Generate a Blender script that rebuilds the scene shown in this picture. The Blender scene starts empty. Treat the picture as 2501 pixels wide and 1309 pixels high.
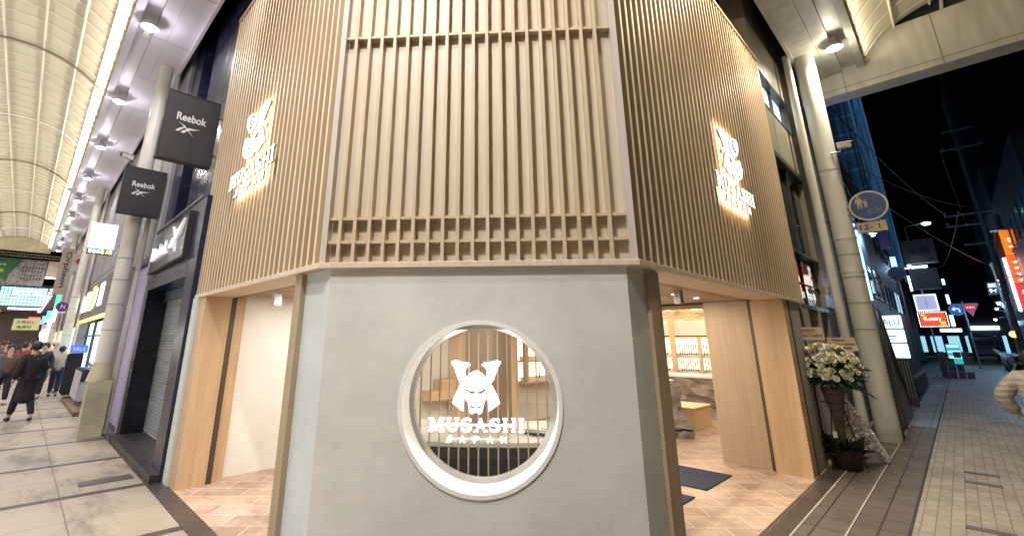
import bpy, math, random
from mathutils import Vector
random.seed(7)
R = math.radians
S = bpy.context.scene
COL = S.collection

# ---------------------------------------------------------------- camera, world, exposure
cam = bpy.data.cameras.new('camera')
cam.sensor_fit = 'HORIZONTAL'; cam.sensor_width = 36
cam.lens = 1102/2501*36
cam.shift_x = 0.0306; cam.shift_y = -0.0554
cam.clip_start = 0.05; cam.clip_end = 2000
co = bpy.data.objects.new('camera', cam); COL.objects.link(co)
co.location = (0, 0, 1.75)
co.rotation_euler = (R(90+16), 0, -R(44.4))
S.camera = co
W = bpy.data.worlds.new('World'); S.world = W; W.use_nodes = True
nt = W.node_tree; bg = nt.nodes['Background']
sky = nt.nodes.new('ShaderNodeTexSky'); sky.sky_type = 'NISHITA'; sky.sun_disc = False
sky.sun_elevation = R(-6); sky.sun_rotation = R(200)
nt.links.new(sky.outputs[0], bg.inputs[0]); bg.inputs[1].default_value = 0.05
S.view_settings.view_transform = 'Standard'; S.view_settings.look = 'None'
S.view_settings.exposure = 0.14; S.view_settings.gamma = 1
S.cycles.max_bounces = 8; S.cycles.diffuse_bounces = 4; S.cycles.glossy_bounces = 4
S.cycles.transparent_max_bounces = 12; S.cycles.sample_clamp_indirect = 4
S.cycles.use_denoising = True
S.cycles.use_light_tree = True

# ---------------------------------------------------------------- materials
def newmat(name):
    m = bpy.data.materials.new(name); m.use_nodes = True
    nt = m.node_tree; b = nt.nodes['Principled BSDF']
    return m, nt, b
def N(nt, t, **kw):
    n = nt.nodes.new(t)
    for k, v in kw.items(): setattr(n, k, v)
    return n
def mth(nt, op, a, b=None, c=None):
    n = nt.nodes.new('ShaderNodeMath'); n.operation = op
    for i, v in enumerate((a, b, c)):
        if v is None: continue
        if isinstance(v, (int, float)): n.inputs[i].default_value = v
        else: nt.links.new(v, n.inputs[i])
    return n.outputs[0]
def mix(nt, f, a, b):
    n = nt.nodes.new('ShaderNodeMix'); n.data_type = 'RGBA'
    for idx, v in ((0, f), (6, a), (7, b)):
        if isinstance(v, (int, float)): n.inputs[idx].default_value = v
        elif isinstance(v, tuple): n.inputs[idx].default_value = (*v, 1)
        else: nt.links.new(v, n.inputs[idx])
    return n.outputs[2]
def coords(nt, scale=(1,1,1), rot=(0,0,0), kind='Object'):
    tc = nt.nodes.new('ShaderNodeTexCoord'); mp = nt.nodes.new('ShaderNodeMapping')
    mp.inputs['Scale'].default_value = scale; mp.inputs['Rotation'].default_value = rot
    nt.links.new(tc.outputs[kind], mp.inputs[0]); return mp.outputs[0]
def noise(nt, vec, scale, detail=4, rough=.55):
    n = nt.nodes.new('ShaderNodeTexNoise'); n.inputs['Scale'].default_value = scale
    n.inputs['Detail'].default_value = detail; n.inputs['Roughness'].default_value = rough
    nt.links.new(vec, n.inputs['Vector']); return n.outputs[0]
def ramp(nt, f, lo, hi):
    n = nt.nodes.new('ShaderNodeMapRange'); n.inputs[1].default_value = lo; n.inputs[2].default_value = hi
    nt.links.new(f, n.inputs[0]); return n.outputs[0]
def bump(nt, b, h, strength=.2, dist=.01):
    n = nt.nodes.new('ShaderNodeBump'); n.inputs['Strength'].default_value = strength
    n.inputs['Distance'].default_value = dist
    nt.links.new(h, n.inputs['Height']); nt.links.new(n.outputs[0], b.inputs['Normal'])
MC = {}
def M(name, col, rough=.6, metal=0., var=.15, nscale=3., bmp=.1, stretch=(1,1,1), spec=.5, coat=0):
    if name in MC: return MC[name]
    m, nt, b = newmat(name)
    v = coords(nt, stretch); n = noise(nt, v, nscale, 5)
    f = ramp(nt, n, .3, .7)
    lo = tuple(c*(1-var) for c in col); hi = tuple(min(1, c*(1+var)) for c in col)
    nt.links.new(mix(nt, f, lo, hi), b.inputs['Base Color'])
    b.inputs['Metallic'].default_value = metal
    r = mth(nt, 'MULTIPLY_ADD', noise(nt, v, nscale*2.3, 3), .25, rough-.12)
    nt.links.new(r, b.inputs['Roughness'])
    b.inputs['Specular IOR Level'].default_value = spec
    b.inputs['Coat Weight'].default_value = coat
    if bmp: bump(nt, b, noise(nt, v, nscale*12, 4), bmp, .004)
    MC[name] = m; return m
def EM(name, col, strength, base=None):
    if name in MC: return MC[name]
    m, nt, b = newmat(name)
    b.inputs['Base Color'].default_value = (*(base or col), 1)
    b.inputs['Emission Color'].default_value = (*col, 1)
    b.inputs['Emission Strength'].default_value = strength
    b.inputs['Roughness'].default_value = .4
    MC[name] = m; return m
def wood(name, dark, light, grain=26, rough=.5):
    m, nt, b = newmat(name)
    v = coords(nt, (grain, grain, .9)); v2 = coords(nt, (9, 9, .18))
    a = ramp(nt, noise(nt, v, 1.6, 6, .6), .3, .72); c = ramp(nt, noise(nt, v2, 1, 3), .3, .7)
    f = mth(nt, 'ADD', mth(nt, 'MULTIPLY', a, .6), mth(nt, 'MULTIPLY', c, .4))
    nt.links.new(mix(nt, f, dark, light), b.inputs['Base Color'])
    b.inputs['Roughness'].default_value = rough
    bump(nt, b, a, .12, .002)
    MC[name] = m; return m
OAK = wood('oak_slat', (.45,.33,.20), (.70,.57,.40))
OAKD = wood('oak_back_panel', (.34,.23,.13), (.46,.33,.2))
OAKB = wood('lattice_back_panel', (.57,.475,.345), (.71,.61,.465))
OAKJ = wood('oak_jamb', (.44,.28,.15), (.60,.41,.24))
OAKC = wood('column_wood', (.20,.135,.095), (.31,.215,.15))
OAKS = wood('oak_slat_shaded', (.40,.28,.155), (.53,.39,.23))  # browner copy of the slat oak, shade of the slat sides put into colour
OAKE = wood('oak_slat_lit', (.62,.50,.35), (.78,.66,.49))  # paler copy of the slat oak, light on the slat fronts put into colour
PINE = wood('pine_furniture', (.62,.42,.22), (.78,.58,.34))
DARKW = wood('dark_track', (.045,.03,.02), (.10,.065,.04))
# plaster wall
def plaster(name, c1, c2):
    m, nt, b = newmat(name)
    v = coords(nt); n1 = ramp(nt, noise(nt, v, 1.5, 7, .65), .35, .65); n2 = noise(nt, v, 45, 5, .7)
    v3 = coords(nt, (1.3,1.3,.5)); n3 = ramp(nt, noise(nt, v3, 5, 5, .6), .64, .8)
    c = mix(nt, n1, c1, c2)
    c = mix(nt, mth(nt, 'MULTIPLY', n3, .35), c, tuple(x*.72 for x in c1))
    nt.links.new(c, b.inputs['Base Color']); b.inputs['Roughness'].default_value = .8
    bump(nt, b, mth(nt, 'ADD', mth(nt, 'MULTIPLY', n2, .4), n1), .18, .006)
    MC[name] = m; return m
PLAST = plaster('wall_plaster', (.56,.57,.505), (.67,.675,.605))
PALE = plaster('pale_plaster', (.52,.57,.545), (.60,.65,.62))
WHITEW = plaster('interior_plaster', (.70,.66,.61), (.78,.74,.69))
CREAM = M('cream_paint', (.60,.585,.52), .42, var=.14, nscale=2.2, bmp=.06, stretch=(2.5,2.5,.5))
GREYP = M('grey_paint', (.76,.74,.83), .4, var=.07, nscale=1.2, bmp=.04)
RING = M('window_ring_white', (.86,.83,.77), .45, var=.04)
BLACKG = M('black_gloss_panel', (.010,.010,.015), .2, var=.3, nscale=2, bmp=0, spec=.4)
NAVY = M('navy_gloss_panel', (.018,.020,.042), .24, var=.2, nscale=1.2, bmp=.02, spec=.35)
BLACK = M('black_matte', (.012,.012,.013), .55, var=.3)
SIGNB = M('sign_black_vinyl', (.022,.021,.024), .42, var=.25, nscale=4)
WHITE = M('white_paint', (.8,.8,.8), .45, var=.04)
METAL = M('steel', (.55,.55,.56), .35, 1., var=.1)
DMETAL = M('dark_metal', (.08,.08,.085), .4, .7, var=.2)
ROPE = M('rope_edge', (.80,.74,.58), .5, var=.12, nscale=10)
def stone(name, c1, c2, rough, sc=4):
    m, nt, b = newmat(name); v = coords(nt)
    n1 = noise(nt, v, sc, 8, .65); n2 = noise(nt, v, sc*22, 4, .8)
    c = mix(nt, ramp(nt, n1, .32, .68), c1, c2)
    c = mix(nt, ramp(nt, n2, .55, .75), c, tuple(min(1, x*1.5+.03) for x in c2))
    nt.links.new(c, b.inputs['Base Color'])
    nt.links.new(mth(nt, 'MULTIPLY_ADD', n1, .3, rough-.15), b.inputs['Roughness'])
    bump(nt, b, n2, .15, .003); MC[name] = m; return m
GRAN = stone('black_granite', (.018,.017,.019), (.035,.033,.034), .4)
GRANB = stone('brown_granite', (.055,.042,.036), (.10,.078,.066), .42)
ROCK = stone('rough_rock', (.13,.11,.095), (.42,.36,.31), .6, 2.5)
CONC = plaster('concrete', (.25,.25,.22), (.36,.35,.31))

def line(nt, c, period, off, width):
    """1 inside the joint lines of a coordinate"""
    t = mth(nt, 'DIVIDE', mth(nt, 'SUBTRACT', c, off-period/2), period)
    t = mth(nt, 'ABSOLUTE', mth(nt, 'SUBTRACT', mth(nt, 'FRACT', t), .5))
    return mth(nt, 'LESS_THAN', t, width/period/2)
def slab_mat():
    m, nt, b = newmat('street_stone_slabs')
    tc = N(nt, 'ShaderNodeTexCoord'); sp = N(nt, 'ShaderNodeSeparateXYZ'); nt.links.new(tc.outputs['Object'], sp.inputs[0])
    x, y = sp.outputs[0], sp.outputs[1]
    v = tc.outputs['Object']
    n1 = noise(nt, v, .55, 6, .6); n2 = noise(nt, v, 60, 4, .8); n3 = noise(nt, coords(nt, (1.6,.5,1)), 1.1, 7, .68)
    # each slab row has a slightly different stone
    row = N(nt, 'ShaderNodeTexWhiteNoise'); row.noise_dimensions = '2D'
    cx = N(nt, 'ShaderNodeCombineXYZ')
    nt.links.new(mth(nt, 'FLOOR', mth(nt, 'DIVIDE', mth(nt, 'SUBTRACT', x, .67), 1.3)), cx.inputs[0])
    nt.links.new(mth(nt, 'FLOOR', mth(nt, 'DIVIDE', mth(nt, 'SUBTRACT', y, 7.62), .975)), cx.inputs[1])
    nt.links.new(cx.outputs[0], row.inputs['Vector'])
    base = mix(nt, ramp(nt, n1, .3, .7), (.30,.245,.175), (.42,.35,.255))
    base = mix(nt, mth(nt, 'MULTIPLY', row.outputs[0], .35), base, (.22,.20,.165))
    base = mix(nt, mth(nt, 'MULTIPLY', ramp(nt, n3, .50, .64), .75), base, (.10,.095,.085))
    base = mix(nt, mth(nt, 'MULTIPLY', ramp(nt, n2, .52, .66), .40), base, (.17,.145,.12))
    thin = mth(nt, 'MAXIMUM', line(nt, x, 1.3, .67, .014), line(nt, y, 1.95, 7.62+.975, .010))
    thick = line(nt, y, 1.95, 7.62, .14)
    c = mix(nt, mth(nt, 'MULTIPLY', thin, .75), base, (.09,.075,.06))
    c = mix(nt, mth(nt, 'MULTIPLY', thick, .94), c, (.028,.026,.024))
    nt.links.new(c, b.inputs['Base Color'])
    nt.links.new(mth(nt, 'MULTIPLY_ADD', n3, .35, .42), b.inputs['Roughness'])
    h = mth(nt, 'SUBTRACT', mth(nt, 'MULTIPLY', n2, .2), mth(nt, 'MAXIMUM', thin, thick))
    bump(nt, b, h, .25, .004); return m
def brick_mat(name, c1, c2, cm, w, h, mort, rot=0, offs=.5, rough=.6, stain=.3, nb=.35, off=0.5):
    m, nt, b = newmat(name)
    v = coords(nt, (1,1,1), (0,0,rot))
    t = N(nt, 'ShaderNodeTexBrick'); t.offset = offs; nt.links.new(v, t.inputs['Vector'])
    t.inputs['Scale'].default_value = 1; t.inputs['Brick Width'].default_value = w; t.inputs['Row Height'].default_value = h
    t.inputs['Mortar Size'].default_value = mort; t.inputs['Mortar Smooth'].default_value = .1
    t.inputs['Color1'].default_value = (*c1,1); t.inputs['Color2'].default_value = (*c2,1); t.inputs['Mortar'].default_value = (*cm,1)
    n = noise(nt, v, 1.3, 7, .7); n2 = noise(nt, v, 50, 4, .7)
    c = mix(nt, mth(nt, 'MULTIPLY', ramp(nt, n, .45, .7), stain), t.outputs[0], tuple(x*.4 for x in c1))
    c = mix(nt, mth(nt, 'MULTIPLY', ramp(nt, n2, .5, .8), .25), c, tuple(min(1,x*1.5) for x in c2))
    nt.links.new(c, b.inputs['Base Color'])
    nt.links.new(mth(nt, 'MULTIPLY_ADD', n, .4, rough-.2), b.inputs['Roughness'])
    bump(nt, b, mth(nt, 'SUBTRACT', mth(nt, 'MULTIPLY', n2, .15), t.outputs[1]), nb, .004)
    MC[name] = m; return m
def tile_mat():
    m, nt, b = newmat('terracotta_stone_tile')
    v = coords(nt, (1,1,1), (0,0,R(45)))
    t = N(nt, 'ShaderNodeTexBrick'); t.offset = .5; nt.links.new(v, t.inputs['Vector'])
    t.inputs['Scale'].default_value = 1; t.inputs['Brick Width'].default_value = .58; t.inputs['Row Height'].default_value = .29
    t.inputs['Mortar Size'].default_value = .0045; t.inputs['Mortar Smooth'].default_value = .1; t.inputs['Bias'].default_value = 0.05
    t.inputs['Color1'].default_value = (.47,.335,.24,1); t.inputs['Color2'].default_value = (.29,.185,.135,1); t.inputs['Mortar'].default_value = (.72,.60,.48,1)
    n = noise(nt, v, 3.2, 9, .7); n2 = noise(nt, coords(nt, (3,1,1), (0,0,R(20))), 2.2, 8, .65)
    c = mix(nt, mth(nt, 'MULTIPLY', ramp(nt, n, .42, .66), .65), t.outputs[0], (.56,.45,.34))
    c = mix(nt, mth(nt, 'MULTIPLY', ramp(nt, n2, .5, .68), .6), c, (.27,.16,.105))
    c = mix(nt, t.outputs[1], c, (.70,.58,.46))
    nt.links.new(c, b.inputs['Base Color']); b.inputs['Roughness'].default_value = .42
    bump(nt, b, mth(nt, 'SUBTRACT', mth(nt, 'MULTIPLY', n, .3), t.outputs[1]), .2, .003); return m
SLAB = slab_mat(); TILE = tile_mat()
PAVER = brick_mat('dark_paver', (.085,.066,.053), (.115,.09,.072), (.03,.024,.02), .45, .37, .010, R(90), 0)
TANB = brick_mat('tan_brick_paving', (.26,.225,.17), (.345,.295,.23), (.15,.125,.095), .21, .105, .005, 0, .5, .6, .5, .3)
ASPH = M('asphalt', (.05,.05,.05), .8, nscale=8)

# ---------------------------------------------------------------- geometry helpers
class Fr:
    """a local frame: u to the viewer's right, v up, w towards the viewer"""
    def __init__(s, o, u, w=None, v=(0,0,1)):
        s.o = Vector(o); s.u = Vector(u).normalized(); s.v = Vector(v).normalized()
        s.w = Vector(w).normalized() if w else s.u.cross(s.v)
    def __call__(s, u, v, w=0): return s.o + s.u*u + s.v*v + s.w*w
WORLD = Fr((0,0,0), (1,0,0), (0,0,1), (0,1,0))
def FL(x, y=0, z=0): return Fr((x,y,z), (0,-1,0))     # wall seen looking along +X
def FR(y, x=0, z=0): return Fr((x,y,z), (1,0,0))      # wall seen looking along +Y
class MB:
    def __init__(s): s.V = []; s.F = []; s.sm = []
    def add(s, vs, fs, smooth=False):
        k = len(s.V); s.V += [tuple(v) for v in vs]; s.F += [tuple(i+k for i in f) for f in fs]; s.sm += [smooth]*len(fs); return s
    def box(s, a, b, fr=None):
        (x0,x1),(y0,y1),(z0,z1) = [sorted((a[i], b[i])) for i in range(3)]
        p = [(x0,y0,z0),(x1,y0,z0),(x1,y1,z0),(x0,y1,z0),(x0,y0,z1),(x1,y0,z1),(x1,y1,z1),(x0,y1,z1)]
        if fr: p = [fr(*q) for q in p]
        return s.add(p, [(0,3,2,1),(4,5,6,7),(0,1,5,4),(1,2,6,5),(2,3,7,6),(3,0,4,7)])
    def quad(s, *p): return s.add(p, [tuple(range(len(p)))])
    def prism(s, pts, w0, w1, fr=WORLD):
        n = len(pts)
        ar = sum(pts[i][0]*pts[(i+1)%n][1]-pts[(i+1)%n][0]*pts[i][1] for i in range(n))
        if ar < 0: pts = pts[::-1]
        vs = [fr(a,b,w0) for a,b in pts]+[fr(a,b,w1) for a,b in pts]
        return s.add(vs, [tuple(range(n-1,-1,-1)), tuple(range(n,2*n))]+[(i,(i+1)%n,n+(i+1)%n,n+i) for i in range(n)])
    def tube(s, path, r, seg=10, caps=True):
        P = [Vector(p) for p in path]; n = len(P)
        rs = r if isinstance(r, (list,tuple)) else [r]*n
        vs = []; fs = []; prev = None
        for i, p in enumerate(P):
            t = (P[min(i+1,n-1)]-P[max(i-1,0)]).normalized()
            if prev is None:
                a = t.orthogonal().normalized()
            else:
                a = (prev - t*prev.dot(t)).normalized()
            prev = a; b = t.cross(a)
            for k in range(seg):
                an = 2*math.pi*k/seg; vs.append(p+(a*math.cos(an)+b*math.sin(an))*rs[i])
        for i in range(n-1):
            for k in range(seg):
                k2 = (k+1)%seg; fs.append((i*seg+k, i*seg+k2, (i+1)*seg+k2, (i+1)*seg+k))
        s.add(vs, fs, True)
        if caps:
            s.add(vs[:seg], [tuple(range(seg-1,-1,-1))]); s.add(vs[-seg:], [tuple(range(seg))])
        return s
    def cyl(s, c, r, h, seg=24, r2=None):
        c = Vector(c); return s.tube([c, c+Vector((0,0,h))], [r, r if r2 is None else r2], seg)
    def disc(s, c, r, fr, w0, w1, seg=32, ry=None):
        ry = ry or r
        return s.prism([(c[0]+r*math.cos(2*math.pi*k/seg), c[1]+ry*math.sin(2*math.pi*k/seg)) for k in range(seg)], w0, w1, fr)
    def ring(s, c, r0, r1, fr, w0, w1, seg=40, a0=0, a1=360):
        full = abs(a1-a0) >= 360; n = seg
        vs = []
        for k in range(n+(0 if full else 1)):
            an = R(a0+(a1-a0)*k/n); cs, sn = math.cos(an), math.sin(an)
            for rr, w in ((r0,w0),(r1,w0),(r1,w1),(r0,w1)): vs.append(fr(c[0]+rr*cs, c[1]+rr*sn, w))
        m = n if full else n+1; fs = []
        for k in range(n):
            k2 = (k+1)%m
            for j in range(4): fs.append((4*k+j, 4*k+(j+1)%4, 4*k2+(j+1)%4, 4*k2+j))
        return s.add(vs, fs, False)
    def ball(s, c, r, seg=12, rings=8, sc=(1,1,1)):
        vs = []; fs = []
        for i in range(rings+1):
            th = math.pi*i/rings
            for k in range(seg):
                ph = 2*math.pi*k/seg
                vs.append((c[0]+r*sc[0]*math.sin(th)*math.cos(ph), c[1]+r*sc[1]*math.sin(th)*math.sin(ph), c[2]+r*sc[2]*math.cos(th)))
        for i in range(rings):
            for k in range(seg):
                k2 = (k+1)%seg; fs.append((i*seg+k, (i+1)*seg+k, (i+1)*seg+k2, i*seg+k2))
        return s.add(vs, fs, True)
    def text(s, txt, fr, u, v, h, w=None, w0=0, w1=.02, align='l', bold=0):
        """letters of height h (or fitted to width w) with their lower left at u, v"""
        vs, fs, asp = textgeo(txt, bold)
        ww = w if w else h*asp
        if align == 'c': u -= ww/2
        s.add([fr(u+x*ww, v+y*h, w0+z*(w1-w0)) for x,y,z in vs], fs); return s
    def build(s, name, mat, parent=None, smooth=None, bevel=0, local=False):
        me = bpy.data.meshes.new(name)
        off = Vector((0,0,0))
        if parent and not local:
            p = parent; off = Vector((0,0,0))
            while p: off += p.location; p = p.parent
        me.from_pydata([tuple(Vector(v)-off) for v in s.V], [], s.F)
        me.materials.append(mat)
        for p, q in zip(me.polygons, s.sm): p.use_smooth = q if smooth is None else smooth
        me.update()
        o = bpy.data.objects.new(name, me); COL.objects.link(o)
        if parent: o.parent = parent
        if bevel:
            b = o.modifiers.new('bevel', 'BEVEL'); b.width = bevel; b.segments = 2; b.limit_method = 'ANGLE'
        return o
TG = {}
def textgeo(txt, bold=0):
    if (txt, bold) in TG: return TG[(txt, bold)]
    cu = bpy.data.curves.new('t', 'FONT'); cu.body = txt; cu.extrude = .5; cu.offset = bold; cu.resolution_u = 4; cu.space_line = .85
    cu.align_x = 'CENTER' if '\n' in txt else 'LEFT'
    ob = bpy.data.objects.new('t', cu); COL.objects.link(ob); bpy.context.view_layer.update()
    me = bpy.data.meshes.new_from_object(ob.evaluated_get(bpy.context.evaluated_depsgraph_get()))
    vs = [v.co.copy() for v in me.vertices]; fs = [tuple(p.vertices) for p in me.polygons]
    bpy.data.objects.remove(ob); bpy.data.curves.remove(cu); bpy.data.meshes.remove(me)
    if not vs: TG[(txt,bold)] = ([], [], 1); return TG[(txt,bold)]
    x0 = min(v.x for v in vs); x1 = max(v.x for v in vs); y0 = min(v.y for v in vs); y1 = max(v.y for v in vs)
    out = [((v.x-x0)/(x1-x0), (v.y-y0)/(y1-y0), v.z+.5) for v in vs]
    TG[(txt,bold)] = (out, fs, (x1-x0)/(y1-y0)); return TG[(txt,bold)]
def E(name, loc, label, cat, group=None):
    o = bpy.data.objects.new(name, None); COL.objects.link(o); o.location = loc; o.empty_display_size = .1
    o['label'] = label; o['category'] = cat
    if group: o['group'] = group
    return o
def tag(o, label=None, cat=None, group=None, kind=None):
    for k, v in (('label',label),('category',cat),('group',group),('kind',kind)):
        if v: o[k] = v
    return o
def dup(root, loc, label=None, rotz=None, scale=None):
    r = root.copy(); COL.objects.link(r); r.location = loc
    if rotz is not None: r.rotation_euler = (0,0,rotz)
    if scale: r.scale = (scale,)*3
    if label: r['label'] = label
    def kids(a, b):
        for ch in [c for c in bpy.data.objects if c.parent == a]:
            c = ch.copy(); COL.objects.link(c); c.parent = b; kids(ch, c)
    kids(root, r); return r
def struct(name, mb, mat): return tag(mb.build(name, mat), kind='structure')
def light(name, kind, loc, energy, col, parent=None, size=.2, rot=(0,0,0), size_y=None, spread=None, spot=None, blend=.5):
    l = bpy.data.lights.new(name, kind); l.energy = energy; l.color = col
    if kind == 'AREA':
        l.size = size
        if size_y: l.shape = 'RECTANGLE'; l.size_y = size_y
        if spread: l.spread = spread
    else: l.shadow_soft_size = size
    if kind == 'SPOT': l.spot_size = spot or R(120); l.spot_blend = blend
    o = bpy.data.objects.new(name, l); COL.objects.link(o); o.rotation_euler = rot
    if parent: o.parent = parent; o.location = Vector(loc)-parent.location
    else: o.location = loc
    return o
WARM = (1.,.86,.66); COOL = (.84,.88,1.); NEUT = (1.,.95,.86)

# ---------------------------------------------------------------- ground, paving (setting)
struct('ground', MB().box((-400,-400,-.6),(400,400,-.02)), ASPH)
struct('street_paving', MB().quad((-4.4,2.2,0),(1.47,2.2,0),(1.47,45.5,0),(-4.4,45.5,0)), SLAB)
struct('crossing_paving', MB().quad((-8,-9,0.001),(16,-9,0.001),(16,.68,0.001),(1.47,.68,0.001),(1.47,2.19,0.001),(-8,2.19,0.001)), TANB)
struct('cross_street', MB().quad((-8,45.52,0),(14,45.52,0),(14,53,0),(-8,53,0)), ASPH)
struct('far_street_paving', MB().quad((-4.4,53.02,0),(2.2,53.02,0),(2.2,110,0),(-4.4,110,0)), SLAB)
struct('kerb_border', MB().box((1.47,3.2,-.02),(1.665,45.5,.006)).box((3.2,1.475,-.02),(9.2,1.675,.006)).quad((1.47,3.2,.0055),(1.47,2.2,.0055),(3.2,1.475,.0055),(3.2,1.675,.0055)), brick_mat('border_granite', (.045,.034,.029), (.062,.048,.040), (.13,.11,.09), .82, 1.0, .004, R(90), 0, .4))
struct('gutter_line', MB().box((3.2,1.455,-.02),(14,1.474,.008)).box((3.2,1.095,-.02),(14,1.112,.008)), M('gutter_stone', (.34,.31,.26), .6, bmp=.2))
struct('paver_strip', MB().quad((1.47,1.10,.0035),(14,1.10,.0035),(14,1.46,.0035),(1.47,1.46,.0035)).quad((1.47,.70,.0035),(14,.70,.0035),(14,1.092,.0035),(1.47,1.092,.0035)), PAVER)
struct('alley_edge_line', MB().box((1.47,.675,-.02),(60,.70,.005)), M('joint_dark', (.03,.027,.024), .8))
struct('alley_paving', MB().quad((16,-3.4,0.001),(62,-3.4,0.001),(62,.675,0.001),(16,.675,0.001)), brick_mat('alley_brick_paving', (.26,.235,.195), (.33,.30,.25), (.15,.13,.11), .21, .105, .006, 0, .5, .5, .3, .3))
struct('alley_pavement', MB().quad((14,.70,.0035),(62,.70,.0035),(62,2.2,.0035),(14,2.2,.0035)), brick_mat('grey_paver', (.17,.17,.175), (.22,.22,.225), (.04,.04,.045), .40, .40, .010, 0, 0, .5))
struct('alley_cross_street', MB().quad((62,-20,0),(80,-20,0),(80,20,0),(62,20,0)), ASPH)
tm = MB()
for x0, y0 in ((6.90,-.02),(9.02,-.02),(9.66,-.02)): tm.box((x0,y0,-.01),(x0+.13,y0+.34,.006))
struct('tactile_tiles', tm, M('tactile_dark', (.085,.07,.06), .5, bmp=.2))
# worn floor plate on the slabs
tag(MB().box((.86,8.02,-.01),(1.42,8.28,.007)).build('floor_plate', M('scuffed_plate', (.10,.098,.09), .4, .2, var=.4, nscale=9)), 'dark scuffed metal plate set in the stone slabs by the corner shop', 'floor plate')

# ---------------------------------------------------------------- the corner shop
CH = Fr((1.67,3.64,0), (.664,-.748,0))
LF = FL(1.67, 0, 0)      # left facade: u = -Y
RF = FR(1.68, 0, 0)      # right facade: u = X
ZL = 2.33; ZT = 7.12; CW = 2.62
shop = E('corner_shop', (3.6,3.6,0), 'corner shop with pale timber slat screens over a chamfered grey plaster wall', 'shop building')
# upper mass behind the screens
foot = [(1.80,7.74),(1.80,3.72),(3.46,1.81),(9.10,1.81),(9.10,7.74)]
def tagp(o): return o
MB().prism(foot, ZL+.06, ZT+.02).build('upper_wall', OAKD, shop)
MB().prism([(p[0]+.5 if p[0]<2 else p[0], p[1]+.4 if p[1]<2 else p[1]) for p in foot], ZT+.02, 9.4).build('rear_wall', M('dark_render', (.05,.055,.075), .6), shop)
# left slat screen
PITCH = .13
m = MB(); mc = MB(); y = 3.64+PITCH
while y < 7.70:
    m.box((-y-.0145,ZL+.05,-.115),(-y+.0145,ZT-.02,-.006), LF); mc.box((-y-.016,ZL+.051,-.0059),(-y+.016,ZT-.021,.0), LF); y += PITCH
mc.build('slat_lit_front', OAKE, shop)  # thin strips that carry the painted lit tone of the slat fronts
m.box((-7.75,ZL+.05,-.12),(-7.715,ZT-.02,.0), LF)
m.box((-7.75,ZT-.019,-.12),(-3.65,ZT+.04,.012), LF)
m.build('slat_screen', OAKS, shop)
m = MB(); mc = MB(); x = 3.41+PITCH
while x < 9.02:
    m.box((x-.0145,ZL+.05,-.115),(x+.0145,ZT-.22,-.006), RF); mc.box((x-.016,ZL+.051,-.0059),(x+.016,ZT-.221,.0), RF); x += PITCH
mc.build('slat_lit_front', OAKE, shop)  # same painted lit fronts on the alley side slats
m.box((9.04,ZL+.05,-.12),(9.08,ZT-.22,.0), RF)
m.box((3.42,ZT-.219,-.12),(9.08,ZT-.16,.012), RF)
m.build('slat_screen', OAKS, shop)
# corner lattice
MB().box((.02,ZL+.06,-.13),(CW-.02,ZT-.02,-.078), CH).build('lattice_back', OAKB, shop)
m = MB()
sp = .1267
for k in range(1, 20):
    m.box((k*sp+.02-.0145,ZL+.05,-.077),(k*sp+.02+.0145,ZT-.03,-.001), CH)
for zz in (2.555, 2.762, 4.585):
    m.box((.05,zz-.012,-.0775),(CW-.04,zz+.012,-.012), CH)
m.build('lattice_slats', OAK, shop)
CTW = wood('corner_trim_wood', (.50,.42,.36), (.62,.54,.47))
MB().box((-.005,ZL+.05,-.12),(.045,ZT,.004), CH).build('corner_trim', CTW, shop)
MB().box((CW-.05,ZL+.05,-.12),(CW+.005,ZT,.004), CH).build('corner_trim', CTW, shop)
# ledge along the bottom of the screens
m = MB()
ul, ur = Vector(CH(0,0)), Vector(CH(CW,0))
outer = [(1.655,7.76),(1.655,3.634),(3.404,1.665),(9.10,1.665)]
inner = [(2.02,7.76),(2.02,3.98),(3.66,2.06),(9.10,2.06)]
poly = outer+inner[::-1]
m.prism(poly, ZL, ZL+.05)
m.build('ledge', wood('ledge_wood', (.56,.44,.33), (.72,.60,.47)), shop, bevel=.004)
# plaster corner wall with a round window
def hole_wall(m, fr, c, r, u0, u1, v0, v1, w, seg=96):
    outp = []; inp = []
    for k in range(seg):
        an = 2*math.pi*k/seg; cs, sn = math.cos(an), math.sin(an)
        t = min((((u1-c[0])/cs) if cs>1e-9 else 1e9), (((u0-c[0])/cs) if cs<-1e-9 else 1e9), (((v1-c[1])/sn) if sn>1e-9 else 1e9), (((v0-c[1])/sn) if sn<-1e-9 else 1e9))
        outp.append((c[0]+t*cs, c[1]+t*sn)); inp.append((c[0]+r*cs, c[1]+r*sn))
    for cu, cv in ((u0,v0),(u1,v0),(u1,v1),(u0,v1)):     # snap the nearest to the corners
        k = min(range(seg), key=lambda i:(outp[i][0]-cu)**2+(outp[i][1]-cv)**2); outp[k] = (cu,cv)
    vs = [fr(a,b,w) for a,b in inp]+[fr(a,b,w) for a,b in outp]
    m.add(vs, [(k,seg+k,seg+(k+1)%seg,(k+1)%seg) for k in range(seg)])
WC = (1.345, 1.275); WR = .628; WD = .40
m = MB(); hole_wall(m, CH, WC, WR, .09, 2.53, 0, ZL-.002, -.03)
q = CH(.09,0,-.03); p = CH(2.53,0,-.03)
pl = MB(); pl.quad((q.x,q.y,0),(q.x,q.y,ZL-.002),(1.745,4.03,ZL-.002),(1.745,4.03,0))
m.quad((p.x,p.y,0),(3.63,1.75,0),(3.63,1.75,ZL-.002),(p.x,p.y,ZL-.002))
hole_wall(m, CH, WC, WR-.005, .2, 2.45, 0, ZL+.02, -.03-WD-.02)
wall = m.build('plaster_wall', PLAST, shop)
pl.build('return_wall', PALE, shop)
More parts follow.
